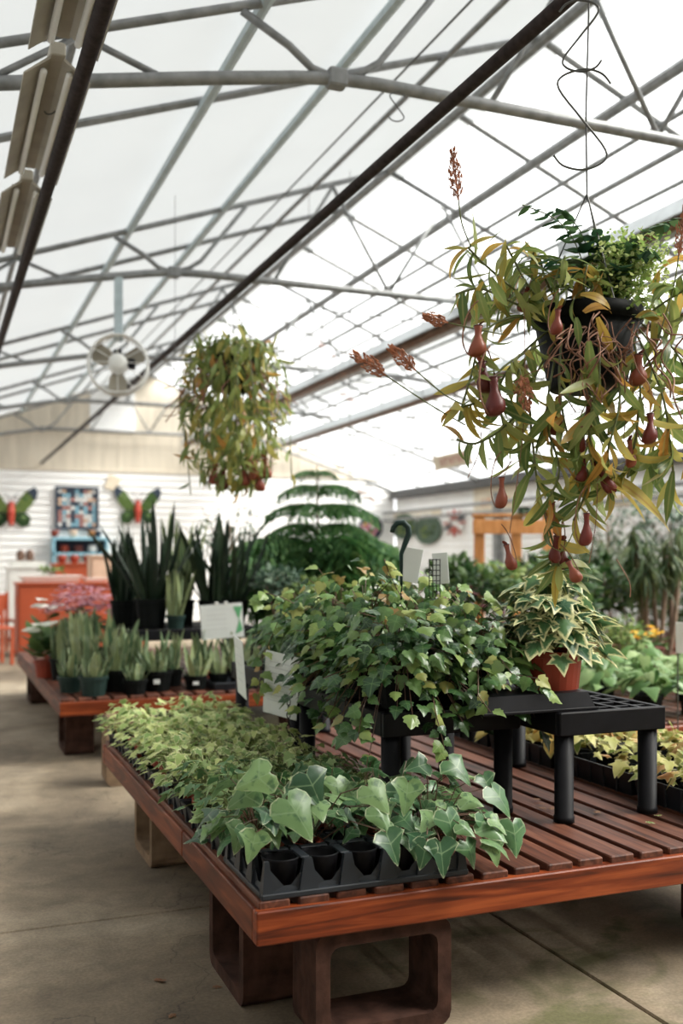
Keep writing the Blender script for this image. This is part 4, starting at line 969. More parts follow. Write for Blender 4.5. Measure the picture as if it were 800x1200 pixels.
# dark holly fern fronds and pale fern at the top of the pot
def frond(root, pts, n, size, r, mat, protos=OVAL, droop=.2, name='frond'):
    c = bez(pts, 6); m = len(c)-1; mt = []
    for k in range(n):
        f_ = (.2+.8*k/n)*m; i = min(m-1, int(f_)); p = c[i].lerp(c[i+1], f_-i); tg = (c[i+1]-c[i]).normalized()
        for s in (-1, 1):
            sd = tg.cross(Vector((0, 0, 1))); sd = (sd.normalized() if sd.length > .1 else Vector((1, 0, 0)))*s
            mt.append(frame(p, sd*.8+tg*.6+Vector((0, 0, -droop))+rv(r, .2), Vector((0, 0, 1))+rv(r, .3), size*(1.1-.5*k/n)*r.uniform(.8, 1.2)))
    o = join_leaves(root, protos, mat, mt, r, name); MB().tube(c, .002, 4).build('rachis', 'greenstem', o)
for pts, n, sz in (([(690,360,3.15),(680,300,3.1),(655,260,3.05),(612,240,3.0)], 10, .06), ([(695,360,3.15),(690,300,3.12),(676,265,3.1),(655,245,3.1)], 9, .07), ([(700,360,3.15),(705,300,3.1),(700,275,3.1)], 7, .085), ([(700,360,3.2),(720,300,3.2),(755,270,3.2),(792,256,3.2)], 11, .075), ([(705,360,3.15),(730,320,3.1),(750,290,3.05),(766,300,3.0)], 9, .07), ([(690,362,3.1),(670,320,3.0),(640,300,2.95)], 7, .065), ([(700,365,3.2),(690,330,3.2),(672,300,3.2)], 9, .07), ([(705,365,3.1),(712,335,3.05),(725,310,3.0)], 8, .07)):
    frond(hb, [loc(*p) for p in pts], n, sz, r, 'fern')
mt = []
for k in range(24):
    u, v = r.uniform(695, 788), r.uniform(270, 365); c = bez([loc(708, 372, 3.15), loc((708+u)/2+r.uniform(-10, 10), (365+v)/2-15, 3.1), loc(u, v, r.uniform(2.98, 3.25))], 8)
    MB().tube(c, .0012, 3).build('fern_stalk', 'stem', hb)
    for i in range(5, len(c)):
        for q in range(9): mt.append(frame(c[i]+rv(r, .04), rv(r, 1)+Vector((0, 0, -.3)), Vector((0, 0, 1))+rv(r, .6), r.uniform(.010, .018)))
join_leaves(hb, DOT, 'maiden', mt, r, 'pale_fern')
# wires and hooks
for a in (.4, 2.5, 4.6): MB().tube([(.162*cos(a), .162*sin(a), .24), (0, 0, 2.43+.02-ZBOT)], .0022, 5).build('hanger_wire', 'wire', hb)
MB().tube([(0, 0, 2.43-ZBOT), (-.004, 0, 2.7-ZBOT), (.006, 0, 3.0-ZBOT), (.006, 0, ZP+.02-ZBOT)], .0028, 6).build('hanger_wire', 'wire', hb)
def shook(label, c, h, rz, flip=1):
    w_ = h*.26; p = [(w_*1.1*flip, 0, h*.36), (w_*.75*flip, 0, h*.46), (w_*.1*flip, 0, h*.5), (-w_*.75*flip, 0, h*.43), (-w_*.9*flip, 0, h*.3), (0, 0, 0), (w_*.9*flip, 0, -h*.3), (w_*.75*flip, 0, -h*.43), (0, 0, -h*.5), (-w_*.75*flip, 0, -h*.46), (-w_*1.1*flip, 0, -h*.36)]
    o = MB().tube(bez(p, 4), .0034, 6).build('wire_hook', 'wire', None, True, c); o.rotation_euler = (0, 0, rz); tag(o, label, 'hook')
shook('lower wire S-hook above the near hanging plant', at(682, 140, 3.13), .31, -radians(20))
shook('upper wire S-hook near the dark pipe above the near hanging plant', at(680, 42, 3.12), .22, -radians(30), -1)
shook('small wire hook with chain hanging from the near truss', at(465, 125, 5.15), .15, -radians(10))
shook('small wire hook at the joint of the near truss, at the left', at(60, 115, 4.5), .14, -radians(50))

# ------------------------------------------------------------------ rear hanging pitcher plant
r = random.Random(9)
H1 = Vector((1.87, 6.6, EYE+1.12))
hp_ = thing('hanging_pitcher_plant', 'dense pitcher plant hanging further back at the left, above the snake plants', 'pitcher plant', H1, 0, 'hanging pitcher plants')
add_basket(hp_, .95)
MB().tube([(0, 0, .2), (0, 0, ZP-H1.z)], .003, 5).build('hanger_wire', 'wire', hp_)
for a in (.4, 2.5, 4.6): MB().tube([(.155*cos(a), .155*sin(a), .22), (0, 0, .5)], .002, 4).build('hanger_wire', 'wire', hp_)
for k in range(24):
    a = k*2.4+r.uniform(-.3, .3); d = Vector((cos(a), sin(a), 0)); ln = r.uniform(.35, .95); out = r.uniform(.2, .4)
    up = .1 if k % 4 else .3
    c = bez([d*.12+Vector((0, 0, .22)), d*(out*.8)+Vector((0, 0, .24+up*.4)), d*out+Vector((0, 0, .0)), d*out*.95+rv(r, .06)+Vector((0, 0, -ln+.25))], 5)
    MB().tube(c, .004, 4).build('vine', 'greenstem', hp_)
    vine_leaves(hp_, c, 10, .14, r, ['nep']*6+['nepyellow'], t0=.1)
for k in range(3):
    c = bez([(0, 0, .22), (r.uniform(-.05, .05), r.uniform(-.05, .05), .36), (r.uniform(-.1, .1), 0, .5)], 4); MB().tube(c, .003, 4).build('vine', 'greenstem', hp_); vine_leaves(hp_, c, 5, .1, r, ['nep'])
mt = []
for k in range(800):
    a = r.uniform(0, 2*pi); z = r.uniform(-.6, .38); rad = (.37*sqrt(max(.05, 1-((z+.1)/.55)**2)))*r.uniform(.3, 1.)
    p = Vector((rad*cos(a), rad*sin(a), z)); mt.append(frame(p, Vector((cos(a), sin(a), -.6))+rv(r, .6), Vector((0, 0, 1))+rv(r, .5), r.uniform(.08, .16), 1.4))
join_leaves(hp_, NEP, 'nep', mt, r)
dv = MB()
for k in range(40):
    a = r.uniform(0, 2*pi); p = Vector((.15*cos(a), .15*sin(a), .2)); pts = [p]
    for q in range(4): p = p+Vector((cos(a)*.05, sin(a)*.05, -.08))+rv(r, .06); pts.append(p)
    dv.tube(bez(pts, 3), .004, 4)
stuff(dv.build('dried_vines', 'dryvine', hp_))
for (u, v) in ((288,562),(297,555),(250,560),(312,553),(304,568),(262,566),(294,540)):
    pitcher(hp_, at(u, v+8, 6.75)-H1, .14, r.uniform(0, 6), r.uniform(-.2, .2), 1.1)

# ------------------------------------------------------------------ snake plants
def snake(label, x, y, z, n, ht, mat, pot=(.085, .065, .12), potmat='potblack', spread=.35, wd=1., rs=1, group='snake plants on the second bench', sticker=False, square=False):
    r = random.Random(rs); t = thing('snake_plant', label, 'snake plant', (x, y, z), r.uniform(0, 1), group)
    add_pot(t, pot[0], pot[1], pot[2], potmat, 14)
    for k in range(n):
        a = k*2.4+r.uniform(-.3, .3); q = sqrt((k+.5)/n); d = Vector((cos(a), sin(a), 0)); s = ht*r.uniform(.6, 1.05)
        obj('leaf', r.choice(SANS).mesh(mat), t, mtx=frame(d*q*pot[0]*.6+Vector((0, 0, pot[2]-.03)), Vector((0, 0, 1))+d*q*spread+rv(r, .08), d+rv(r, .8), s, wd*(.32/ht)**.45))
    if sticker:
        st = MB().bbox(-.02, .02, -pot[0]*.97, -pot[0]*.93, pot[2]*.4, pot[2]*.62, .001).build('sticker', 'card', t); st.rotation_euler = (0, 0, -radians(12)-t.rotation_euler[2])
    return t
for i, (x, y, n, ht, pt, pm, mt, wh, st) in enumerate((
 (.86, 7.05, 10, .24, (.085,.065,.11), 'potgreen', 'sans', 'at the front left bench corner', False), (.98, 6.82, 14, .2, (.095,.075,.13), 'potgreen', 'sans', 'in a green pot near the corner, a fan of blades', False), (1.16, 6.98, 12, .34, (.1,.08,.15), 'potblack', 'sans', 'second from the left in the front row', False), (1.42, 6.92, 14, .2, (.11,.085,.14), 'potblack', 'sans', 'in a square black pot with a white sticker', True), (1.68, 6.88, 12, .26, (.08,.065,.1), 'potblack', 'sans', 'right of the stickered pot', True),
 (1.86, 6.95, 8, .24, (.07,.055,.1), 'potblack', 'sans', 'below the green design card', False), (2.0, 6.9, 8, .26, (.07,.055,.1), 'potblack', 'sans', 'in the front tray, third from its right end', False), (2.14, 6.95, 8, .28, (.07,.055,.1), 'potblack', 'sans', 'in the front tray, second from its right end', False), (2.3, 6.9, 8, .24, (.07,.055,.1), 'potblack', 'sans', 'at the right end of the front tray', False),
 (.98, 7.35, 14, .42, (.1,.08,.16), 'potblack', 'sans', 'in the second row at the left', False), (1.2, 7.3, 14, .4, (.1,.08,.16), 'potblack', 'sans', 'in the second row before the riser', False), (1.08, 7.75, 12, .42, (.1,.08,.16), 'potblack', 'sans', 'in the third row beside the riser', False), (.9, 7.8, 10, .36, (.1,.08,.16), 'potblack', 'sans', 'in the third row at the aisle edge', False),
 (1.3, 7.1, 12, .3, (.09,.07,.13), 'potblack', 'sans', 'in front of the riser', False), (1.56, 7.12, 12, .32, (.09,.07,.13), 'potblack', 'sans', 'under the front of the riser', False), (1.8, 7.18, 10, .3, (.09,.07,.13), 'terracotta', 'sans', 'in a red pot before the riser', False), (2.05, 7.2, 10, .32, (.09,.07,.13), 'potblack', 'sans', 'behind the front tray', False), (1.25, 6.8, 12, .17, (.08,.065,.1), 'potblack', 'sans', 'low between the green pot and the stickered pot', False))):
    n = int(n*1.5)
    snake(('short pale snake plant ' if ht < .31 else 'mid-height striped snake plant ')+wh, x, y, T, n, ht, mt, pt, pm, .55 if ht < .31 else .3, 1.25, 100+i, sticker=st)
flat_tray('black tray holding the small snake plants at the front of the second bench', 1.78, 2.4, 6.75, 7.08, T, None, .05)
for i, (x, y, n, ht, mt, pt, pm, sp, wh) in enumerate((
 (1.36, 7.9, 11, .6, 'sansdark', (.1,.085,.2), 'potblack', .25, 'at the left end of the riser'), (1.52, 7.62, 14, .78, 'sansdark', (.125,.1,.22), 'potblack', .6, 'with the tallest fanned blades on the riser'), (1.45, 8.15, 10, .5, 'sans', (.1,.08,.18), 'potblack', .3, 'behind the tall dark ones at the left'), (1.68, 7.5, 9, .38, 'sans', (.07,.055,.1), 'potgreen', .18, 'in a small green pot at the riser front'), (1.8, 7.85, 11, .72, 'sans', (.11,.09,.2), 'potblack', .16, 'with upright banded blades in the middle'), (2.02, 7.7, 14, .72, 'sansdark', (.12,.1,.2), 'potblack', .4, 'with dark upright blades right of the middle'), (2.2, 7.75, 10, .7, 'sansdark', (.11,.09,.2), 'potblack', .75, 'leaning out widely at the right end'), (1.85, 8.15, 10, .62, 'sans', (.1,.08,.18), 'potblack', .25, 'at the back of the riser'))):
    n = int(n*2)
    snake('tall %s snake plant %s' % ('dark' if mt == 'sansdark' else 'pale banded', wh), x, y, RZ, n, ht, mt, pt, pm, sp, .8, 200+i, 'tall snake plants on the riser')
# mauve flowering pots and white-bract plants at the far left of the second bench
r = random.Random(15)
def flowering(name, label, x, y, z, n, nf, rad, ht, leafmat, petal, fs, pot=(.08,.06,.11), potmat='terracotta', group=None, protos=OVAL, leaf=.08, cat='flower'):
    t = thing(name, label, cat, (x, y, z), 0, group); add_pot(t, pot[0], pot[1], pot[2], potmat, 12); mt = []
    for k in range(n):
        a = r.uniform(0, 2*pi); q = sqrt(r.random()); d = Vector((cos(a), sin(a), 0))
        mt.append(frame(d*rad*q+Vector((0, 0, pot[2]+ht*(.2+.6*r.random())*(1-.4*q))), d+Vector((0, 0, r.uniform(-.5, .6)))+rv(r, .3), Vector((0, 0, 1))+rv(r, .4), leaf*r.uniform(.7, 1.2)))
    join_leaves(t, protos, leafmat, mt, r)
    for k in range(nf):
        a = k*2.4; q = sqrt((k+.5)/nf); p = Vector((cos(a)*rad*q, sin(a)*rad*q, pot[2]+ht*(1-.35*q*q)*r.uniform(.85, 1.1)))
        fm = []
        for j in range(6):
            b_ = j*pi/3; fm.append(frame(p, Vector((cos(b_), sin(b_), .3+r.uniform(-.2, .2))), (0, 0, 1), fs))
        o = join_leaves(t, OVAL, petal, fm, r, 'flower'); del o['kind']
    return t
for i, (x, y, wh) in enumerate(((1.0, 8.35, 'nearest the aisle'), (1.22, 8.5, 'beside the riser'), (1.12, 8.85, 'behind the other two'), (1.4, 8.8, 'furthest right'))):
    flowering('flowering_pot', 'mauve flowering plant at the back of the snake plant bench, '+wh, x, y, T, 70, 40, .2, .5, 'shrub', 'mauve', .05, (.1,.08,.15), 'potblack', 'mauve flowering plants')
for i, (u, v, wh) in enumerate(((55, 708, 'beside the mauve flowers'), (45, 733, 'lower one at the bench edge'))):
    p = at(u, v, 8.3-.6*i); t = thing('white_lily', 'white flowered lily plant in a dark pot, '+wh, 'flower', (p.x+.05, p.y, T), 0, 'white lilies'); add_pot(t, .085, .065, .13, 'terracotta', 12); mt = []
    for k in range(26):
        a = r.uniform(0, 6.28); d = Vector((cos(a), sin(a), 0)); mt.append(frame(Vector((0, 0, .14))+d*.04+Vector((0, 0, .2*r.random())), d+Vector((0, 0, .9)), d*-1+Vector((0, 0, 1)), .17*r.uniform(.7, 1.2)))
    put_leaves(t, OVAL, 'shrub', mt, r)
    for k in range(3):
        q = p+rv(r, .03)-t.location; MB().tube([(0, 0, .13), q], .003, 4).build('stalk', 'greenstem', t); obj('bract', OVAL[k].mesh('whitepetal'), t, mtx=frame(q, Vector((-.9+.8*k, -.3, .15)), (0, -.3, 1), .15, 1.2))

# ------------------------------------------------------------------ Norfolk pine
r = random.Random(71)
np_ = thing('norfolk_pine', 'tiered dark green Norfolk pine on a bench, before the white end wall', 'pine tree', (3.22, 8.6, T))
add_pot(np_, .14, .11, .24, 'potblack', 16)
PH = 1.75
MB().tube([(0, 0, .2), (.01, 0, .9), (0, .01, PH)], [.022, .016, .006], 8).build('trunk', 'bark', np_, True)
def pine_branch(seed):
    r = random.Random(seed); mt = []; n = 15
    ax = [Vector((0, i/n, .12*sin(i/n*2.2)-.38*(i/n)**2)) for i in range(n+1)]
    for i in range(2, n+1):
        t = i/n; L = .42*sin(pi*min(1, t*.8+.18))*r.uniform(.8, 1.15)
        for s in (-1, 1):
            m = 5
            for j in range(m):
                p = ax[i]+Vector((s*L*j/m, L*.25*j/m, -.26*(j/m)**2))
                mt.append(frame(p, Vector((s, .35, -.25*j/m-.1)), Vector((0, 0, 1))+rv(r, .3), .15, 2.6))
    return ax, mt
pbm = []
for sd in range(3):
    ax, mt = pine_branch(sd); tmp = join_leaves(None, NEEDLE, 'pine', mt, r, 'branch'); pbm.append(tmp.data); bpy.data.objects.remove(tmp)
for tier in range(10):
    z = [.42, .52, .64, .76, .88, 1.0, 1.18, 1.36, 1.54, 1.68][tier]; L = [.6, .72, .8, .78, .74, .68, .52, .48, .36, .2][tier]; nb = 10 if tier < 6 else 6
    for k in range(nb):
        a = 2*pi*k/nb+tier*.7+r.uniform(-.15, .15)
        obj('branch', pbm[k % 3], np_, mtx=frame(Vector((0, 0, z)), Vector((cos(a), sin(a), .3 if tier < 6 else .14)), (0, 0, 1), L*r.uniform(.85, 1.1)))

# ------------------------------------------------------------------ background shrubs and trees
def shrub(name, label, u, v, d, rad, ht, n, protos, mat, leaf, zb=T, pot=(.1,.08,.16), potmat='potblack', group='background shrubs', cat='shrub', trunk=False, up=.2):
    """stands at (u, d) on a surface at height zb; v is the height of its crown centre"""
    c = at(u, v, d); t = thing(name, label, cat, (c.x, c.y, zb), 0, group); add_pot(t, pot[0], pot[1], pot[2], potmat, 12)
    cz = c.z-zb; mt = []
    for k in range(n):
        p = rv(r, 1)
        while p.length > 1: p = rv(r, 1)
        p = p*(.45+.55*p.length); w_ = Vector((p.x*rad, p.y*rad, cz+p.z*ht/2))
        mt.append(frame(w_, Vector((p.x, p.y, p.z*.5+up))+rv(r, .6), Vector((0, 0, 1))+p*.5+rv(r, .4), leaf*r.uniform(.65, 1.2)))
    join_leaves(t, protos, mat, mt, r)
    sm = MB()
    for k in range(6):
        a = k*1.05; sm.tube([(.01*cos(a), .01*sin(a), pot[2]-.03), (rad*.2*cos(a), rad*.2*sin(a), cz*.6), (rad*.55*cos(a), rad*.55*sin(a), cz+ht*.25*sin(k*2))], .006, 4)
    sm.build('stems', 'bark', t)
    return t
shrub('round_shrub', 'bright green rounded shrub right of the Norfolk pine', 415, 668, 8.8, .22, .3, 380, OVAL, 'shrublight', .06)
shrub('round_shrub', 'low reddish green shrub at the foot of the Norfolk pine', 372, 690, 8.0, .26, .16, 300, OVAL, 'shrublight', .055)
shrub('round_shrub', 'blue-grey leafy shrub left under the Norfolk pine', 328, 684, 8.0, .2, .26, 300, OVAL, 'shrubgrey', .07)
shrub('grassy_plant', 'fine leaved green plant behind the bright rounded shrub', 408, 660, 9.9, .26, .3, 240, STRAP, 'shrub', .22)
for i, (u, v, d, rad, ht, mat, lf, wh) in enumerate(((532, 678, 8.8, .24, .34, 'shrub', .1, 'dark leafy plant left of the orange frame'), (590, 684, 8.3, .34, .34, 'shrublight', .09, 'light green bushy plant below the orange frame'), (632, 672, 9.2, .28, .36, 'shrub', .1, 'dark bushy plant behind the trailing vine'), (660, 680, 8.4, .3, .35, 'shrub', .08, 'low dark plant right of the orange frame'), (565, 690, 7.9, .28, .3, 'shrub', .08, 'low leafy plant beside the pink flowers'))):
    shrub('leafy_plant', wh, u, v, d, rad, ht, 340, OVAL, mat, lf)
p = at(547, 682, 7.8); flowering('flowering_pot', 'pink flowering plant left of the orange frame', p.x, p.y, T, 60, 14, .18, .55, 'shrub', 'pink', .05, (.1,.08,.15), 'potblack')
p = at(612, 690, 7.7); flowering('flowering_pot', 'orange-pink flowering plant under the orange frame', p.x, p.y, T, 50, 10, .15, .5, 'shrub', 'pink', .04, (.1,.08,.15), 'potblack')
# dark shrubs of the right background
for i, (u, v, d, rad, ht, pr_, mat, lf, wh) in enumerate(((705, 690, 9.2, .32, .6, OVAL, 'shrub', .1, 'dark shrub behind the yellow flowers'), (740, 668, 9.8, .3, .5, STRAP, 'strap', .34, 'spiky dark plant left of the multi-trunked palm'), (700, 655, 11.0, .3, .5, STRAP, 'strap', .34, 'dark spiky plant against the white wall'), (725, 742, 7.6, .22, .26, OVAL, 'shrublight', .045, 'pale green mounded plant right of the red pot'), (800, 700, 10.6, .4, .9, OVAL, 'shrub', .1, 'tall dark shrub behind the palm'), (660, 720, 7.0, .25, .3, OVAL, 'shrub', .08, 'dark low plant behind the red pot'), (755, 690, 12.4, .45, 1.0, OVAL, 'shrub', .1, 'dark shrub left behind the palm'))):
    shrub('background_shrub', wh, u, v, d, rad, ht, 360, pr_, mat, lf, zb=0 if 8.2 < d < 12 else T, group='dark shrubs at the right')
for i, (u, v, d, wh) in enumerate(((698, 722, 8.4, 'nearest the red pot'), (742, 735, 8.3, 'on the red shelf below the dark shrubs'), (760, 733, 8.35, 'at the right end of the red shelf'))):
    p = at(u, v, d); flowering('flowering_pot', 'yellow flowering plant '+wh, p.x, p.y, p.z-.32, 40, 9, .11, .2, 'shrub', 'yellow', .045, (.07,.055,.1), 'terracotta', 'yellow flowering plants')
def redshelf(label, u0, u1, v, d):
    a, b_ = at(u0, v, d), at(u1, v, d); t = thing('plant_shelf', label, 'shelf', ((a.x+b_.x)/2, (a.y+b_.y)/2, 0), -YAW); W = (b_-a).length/2
    MB().bbox(-W, W, -.15, .15, a.z-.03, a.z, .004).build('shelf_board', 'darkred', t)
    for x in (-W+.04, W-.04):
        MB().bbox(x-.03, x+.03, -.12, -.06, 0, a.z-.03, .004).build('leg', 'darkred', t); MB().bbox(x-.03, x+.03, .06, .12, 0, a.z-.03, .004).build('leg', 'darkred', t)
    m = MB(); m.tube([(-W+.05, 0, .05), (W*.2, 0, a.z-.05)], .022, 4); m.build('brace', 'darkred', t)
redshelf('dark red plant shelf with the yellow flowers', 684, 772, 757, 8.35)
redshelf('low dark red bench before the palm', 745, 822, 773, 8.0)
# multi-trunked palm and airy tree at the right
c = at(770, 760, 9.0); pt = thing('ponytail_palm', 'multi-trunked palm with drooping strap leaves at the right edge', 'palm', (c.x, c.y, .0)); zt0 = .35
add_pot(pt, .2, .16, zt0, 'potblack', 16); mt = []
for k in range(6):
    a = k*1.05; p1 = Vector((.13*cos(a)+.02, .13*sin(a), zt0+.35)); p2 = Vector((.2*cos(a+.3), .2*sin(a+.3), 1.2+.15*(k % 3)))
    MB().tube(bez([(.06*cos(a), .06*sin(a), zt0-.04), p1, p2], 4), .022, 6).build('trunk', 'bark', pt, True)
    for j in range(60):
        b_ = r.uniform(0, 6.28); d = Vector((cos(b_), sin(b_), r.uniform(-.1, .9))); mt.append(frame(p2+Vector((0, 0, r.uniform(-.1, .12))), d, (0, 0, 1), r.uniform(.28, .46)))
join_leaves(pt, STRAP, 'strap', mt, r)
def airy(label, u, v, d, sx, sz, n, mat, lf):
    c = at(u, v, d); t = thing('airy_tree', label, 'tree', (c.x, c.y, 0), 0, 'airy trees by the right wall'); add_pot(t, .16, .13, .28, 'potblack', 14); mt = []
    MB().tube(bez([(0, 0, .25), (.03, 0, c.z*.5), (0, .02, c.z)], 4), [.018]*4+[.014]*4+[.01], 6).build('trunk', 'bark', t, True)
    sm = MB()
    for k in range(16):
        e = Vector((r.uniform(-sx, sx), r.uniform(-sx, sx), c.z+r.uniform(-sz, sz))); b0 = Vector((0, 0, c.z*.75+.02*k-.15)); sm.tube([b0, b0.lerp(e, .5)+Vector((0, 0, .06)), e], .005, 4)
        for j in range(n//16): mt.append(frame(b0.lerp(e, r.uniform(.5, 1.05))+rv(r, .09), rv(r, 1), Vector((0, 0, 1))+rv(r, .6), lf*r.uniform(.6, 1.2)))
    sm.build('twigs', 'bark', t); join_leaves(t, OVAL, mat, mt, r)
airy('airy small-leaved tree at the right edge against the white wall', 786, 612, 11.4, .42, .4, 460, 'shrubgrey', .075)
airy('sparse twiggy tree against the white wall behind the hanging vine', 712, 612, 12.0, .4, .22, 110, 'shrubgrey', .075)
airy('sparse twiggy tree behind the snake plants, before the end wall', 270, 615, 11.5, .5, .25, 110, 'shrubgrey', .08)
# pale plants on the right bench
r = random.Random(52)
k = 0
for i in range(4):
    for j in range(4):
        x, y = 3.78+i*.33, 4.72+j*.44; k += 1
        ivy('pale green arrow leaved plant on the right bench, %s row, %s from the left' % (ordn[j], ordn[i]), x, y, T, r, 24, .13, .2, .18, (0, 0), 'pale arrow leaved plants, row %d' % (j+1), ARROW, 'palegreen', pot=(.085, .07, .13), droop=.5, joined=j > 1, stems=False, potmat='potblack', cat='foliage plant', name='foliage_plant')
t = thing('plant_sign', 'white sign cut by the right edge, on a wire stake', 'sign', at(806, 752, 5.2), -radians(35))
MB().bbox(-.06, .06, 0, .004, -.06, .1, .001).build('card', 'card', t); MB().tube([(-.05, .003, -.06), (-.05, .003, -.5)], .004, 5).build('stake', 'wire', t)

# ------------------------------------------------------------------ far right: orange frame, signs, plaques
c = at(595, 655, 10.2); t = thing('wood_frame', 'orange pine display frame behind the plants', 'frame', (c.x, c.y, 0), -YAW); HT = EYE+.42
for x in (-.29, .08, .4):
    MB().bbox(x-.05, x+.05, -.045, .045, 0, HT, .006).build('post', 'orangewood', t)
MB().bbox(-.36, .46, -.06, -.046, HT-.17, HT-.03, .005).build('cross_beam', 'orangewood', t); MB().bbox(-.36, .46, -.06, .06, HT, HT+.03, .005).build('top_board', 'orangewood', t)
MB().bbox(-.3, .42, -.04, .04, .9, .98, .005).build('lower_beam', 'orangewood', t)
p = at(614, 604, 10.15); shrub('small_planter', 'small dark potted plant standing on the orange frame', 614, 602, 10.2, .1, .1, 60, OVAL, 'shrubgrey', .05, HT+.03, (.06,.05,.07), group=None, cat='planter')
def board(name, label, c, w, h, yaw, mat, marks=0, mmat='redprint', z0=.0, hang=0, roll=0, letter=.55):
    t = thing(name, label, 'sign', c, 0); t.rotation_euler = (0, roll, yaw); MB().bbox(-w/2, w/2, 0, .02, -h/2, h/2, .003).build('board', mat, t)
    for k in range(marks):
        x = -w*.34+w*.68*(k+.5)/marks; ww = w*.68/marks*.33; hh = h*letter/2; m = MB()
        m.box(x-ww, x-ww*.4, -.004, -.0005, -hh, hh); m.box(x-ww*.4, x+ww, -.004, -.0005, hh*.5, hh) if k % 2 else m.box(x+ww*.4, x+ww, -.004, -.0005, -hh, hh)
        m.box(x-ww*.4, x+ww*.4, -.004, -.0005, -hh*.2, hh*.15); m.build('letter', mmat, t)
    if hang:
        for x in (-w*.4, w*.4): MB().tube([(x, .01, h/2), (x, .01, h/2+hang)], .004, 4).build('hanger', 'wire', t)
c = at(530, 539, 12.2); board('hanging_sign', 'pale hanging sign with faded red letters under the roof', c, .46, .17, -YAW-.2, 'paleboard', 6, hang=EYE+2.36-c.z-.2, roll=-radians(12))
# on the end wall and the right wall
def on_back(u, v):
    tu = math.tan(YAW+math.atan((u-400)/F)); x = tu*YB; d = x*SN+YB*CS; return Vector((x, YB-.005, EYE+(655-v)/F*d)), d/F
def on_right(u, v):
    tu = math.tan(YAW+math.atan((u-400)/F)); y = XR/tu; d = XR*SN+y*CS; return Vector((XR-.005, y, EYE+(655-v)/F*d)), d/F
p, s = on_right(484, 604); board('wall_sign', 'long pale wooden sign above the round plaques', p, 2.4, .17, -pi/2, 'paleboard', 9, 'white')
p, s = on_right(580, 588); board('wall_sign', 'tall pale notice board on the right wall, behind the frame', p, 1.5, .55, -pi/2, 'paleboard', 5, 'orangewood', letter=.25)
p, s = on_right(743, 584); board('wall_sign', 'faded reddish sign on the right wall at the right', p, .95, .16, -pi/2, 'paleboard', 7)
def plaque(label, p, rad, yaw, kind, sx=1.):
    t = thing('wall_plaque', label, 'plaque', p, yaw, 'round wall plaques'); t.scale = (sx, 1, 1)
    m = MB().lathe([(rad, 0), (rad, .03), (rad*.9, .035), (rad*.88, .02), (.001, .02)], 24); m.v = [(x, -z, y) for x, y, z in m.v]; m.build('disc', 'shrubgrey' if kind else 'navy', t)
    for k in range(18 if kind != 1 else 10):
        a = k*2.4; q = rad*.75*sqrt((k+.3)/18); mt = [frame(Vector((cos(a)*q, -.03, sin(a)*q)), Vector((cos(j), -.1, sin(j))), (0, -1, 0), rad*.22) for j in range(0, 6)]
        o = join_leaves(t, OVAL, ['whitepetal', 'pink', 'shrublight', 'coleus', 'pink', 'mauve'][k % 6] if kind == 0 else ['shrubgrey', 'shrublight', 'shrub'][k % 3], mt, r, 'painted_flower'); del o['kind']
p, s = on_back(434, 618); plaque('round plaque of painted flowers at the end of the back wall', p, 15*s, 0, 0)
p, s = on_right(474, 617); plaque('round green plaque behind the dark hook', p, 15*s, -pi/2, 2, 2.2)
p, s = on_right(502, 621); plaque('round green plaque right of the dark hook', p, 17*s, -pi/2, 1, 2.0)
p, s = on_right(533, 613); t = thing('star_ornament', 'pointed star ornament of red and dark blades on the right wall', 'ornament', p, -pi/2); t.scale = (1.9, 1, 1)
for k in range(12):
    a = 2*pi*k/12; m = MB(); c_, s_ = cos(a), sin(a); q = 16*s
    m.prism([(q*.25*c_, q*.25*s_), (q*.65*c_-q*.12*s_, q*.65*s_+q*.12*c_), (q*c_, q*s_), (q*.65*c_+q*.12*s_, q*.65*s_-q*.12*c_)], -.03, 0); m.build('blade', ['red', 'navy', 'white'][k % 3] if k % 2 else 'redprint', t)
# ------------------------------------------------------------------ the end wall at the left
def butterfly(label, p, s):
    t = thing('butterfly_ornament', label, 'ornament', p, 0, 'butterfly wall ornaments')
    for sx in (-1, 1):
        up = [(0, 0), (.06, .1), (.2, .3), (.33, .36), (.36, .28), (.3, .12), (.2, 0)]; lo = [(0, 0), (.2, -.01), (.28, -.08), (.25, -.2), (.14, -.22), (.04, -.12)]; ti = [(.22, .3), (.33, .38), (.38, .3), (.34, .16), (.29, .24)]
        for nm, pl, mt_, y in (('upper_wing', up, 'shrublight', 0), ('lower_wing', lo, 'shrub', 0), ('wing_tip', ti, 'navy', -.012)): MB().prism([(sx*x*s, z*s) for x, z in pl], y-.02, y).build(nm, mt_, t)
        for cx, cz in ((.2, .2), (.27, .26), (.17, -.08)): m = MB().lathe([(.035*s, 0), (.001, .01)], 8); m.v = [(x+sx*cx*s, -.022-z, y+cz*s) for x, y, z in m.v]; m.build('wing_spot', 'palegreen', t)
        MB().tube([(0, -.02, .14*s), (sx*.05*s, -.03, .24*s), (sx*.1*s, -.03, .28*s)], .006, 4).build('antenna', 'navy', t)
    MB().tube([(0, -.02, -.2*s), (0, -.03, 0), (0, -.02, .15*s)], [.03*s, .055*s, .04*s], 8).build('body', 'red', t)
p, s = on_back(13, 600); butterfly('green butterfly ornament at the left end of the back wall', p, 1.25)
p, s = on_back(161, 598); butterfly('green butterfly ornament behind the snake plants', p, 1.2)
p, s = on_back(90, 595.5); q = 25*s
t = thing('quilt_panel', 'square patchwork picture in a dark frame on the back wall', 'picture', p, 0)
for (x0, x1, z0, z1) in ((-q, q, -q, -q+.05), (-q, q, q-.05, q), (-q, -q+.05, -q+.05, q-.05), (q-.05, q, -q+.05, q-.05)): MB().bbox(x0, x1, -.04, 0, z0, z1, .004).build('frame_bar', 'navy', t)
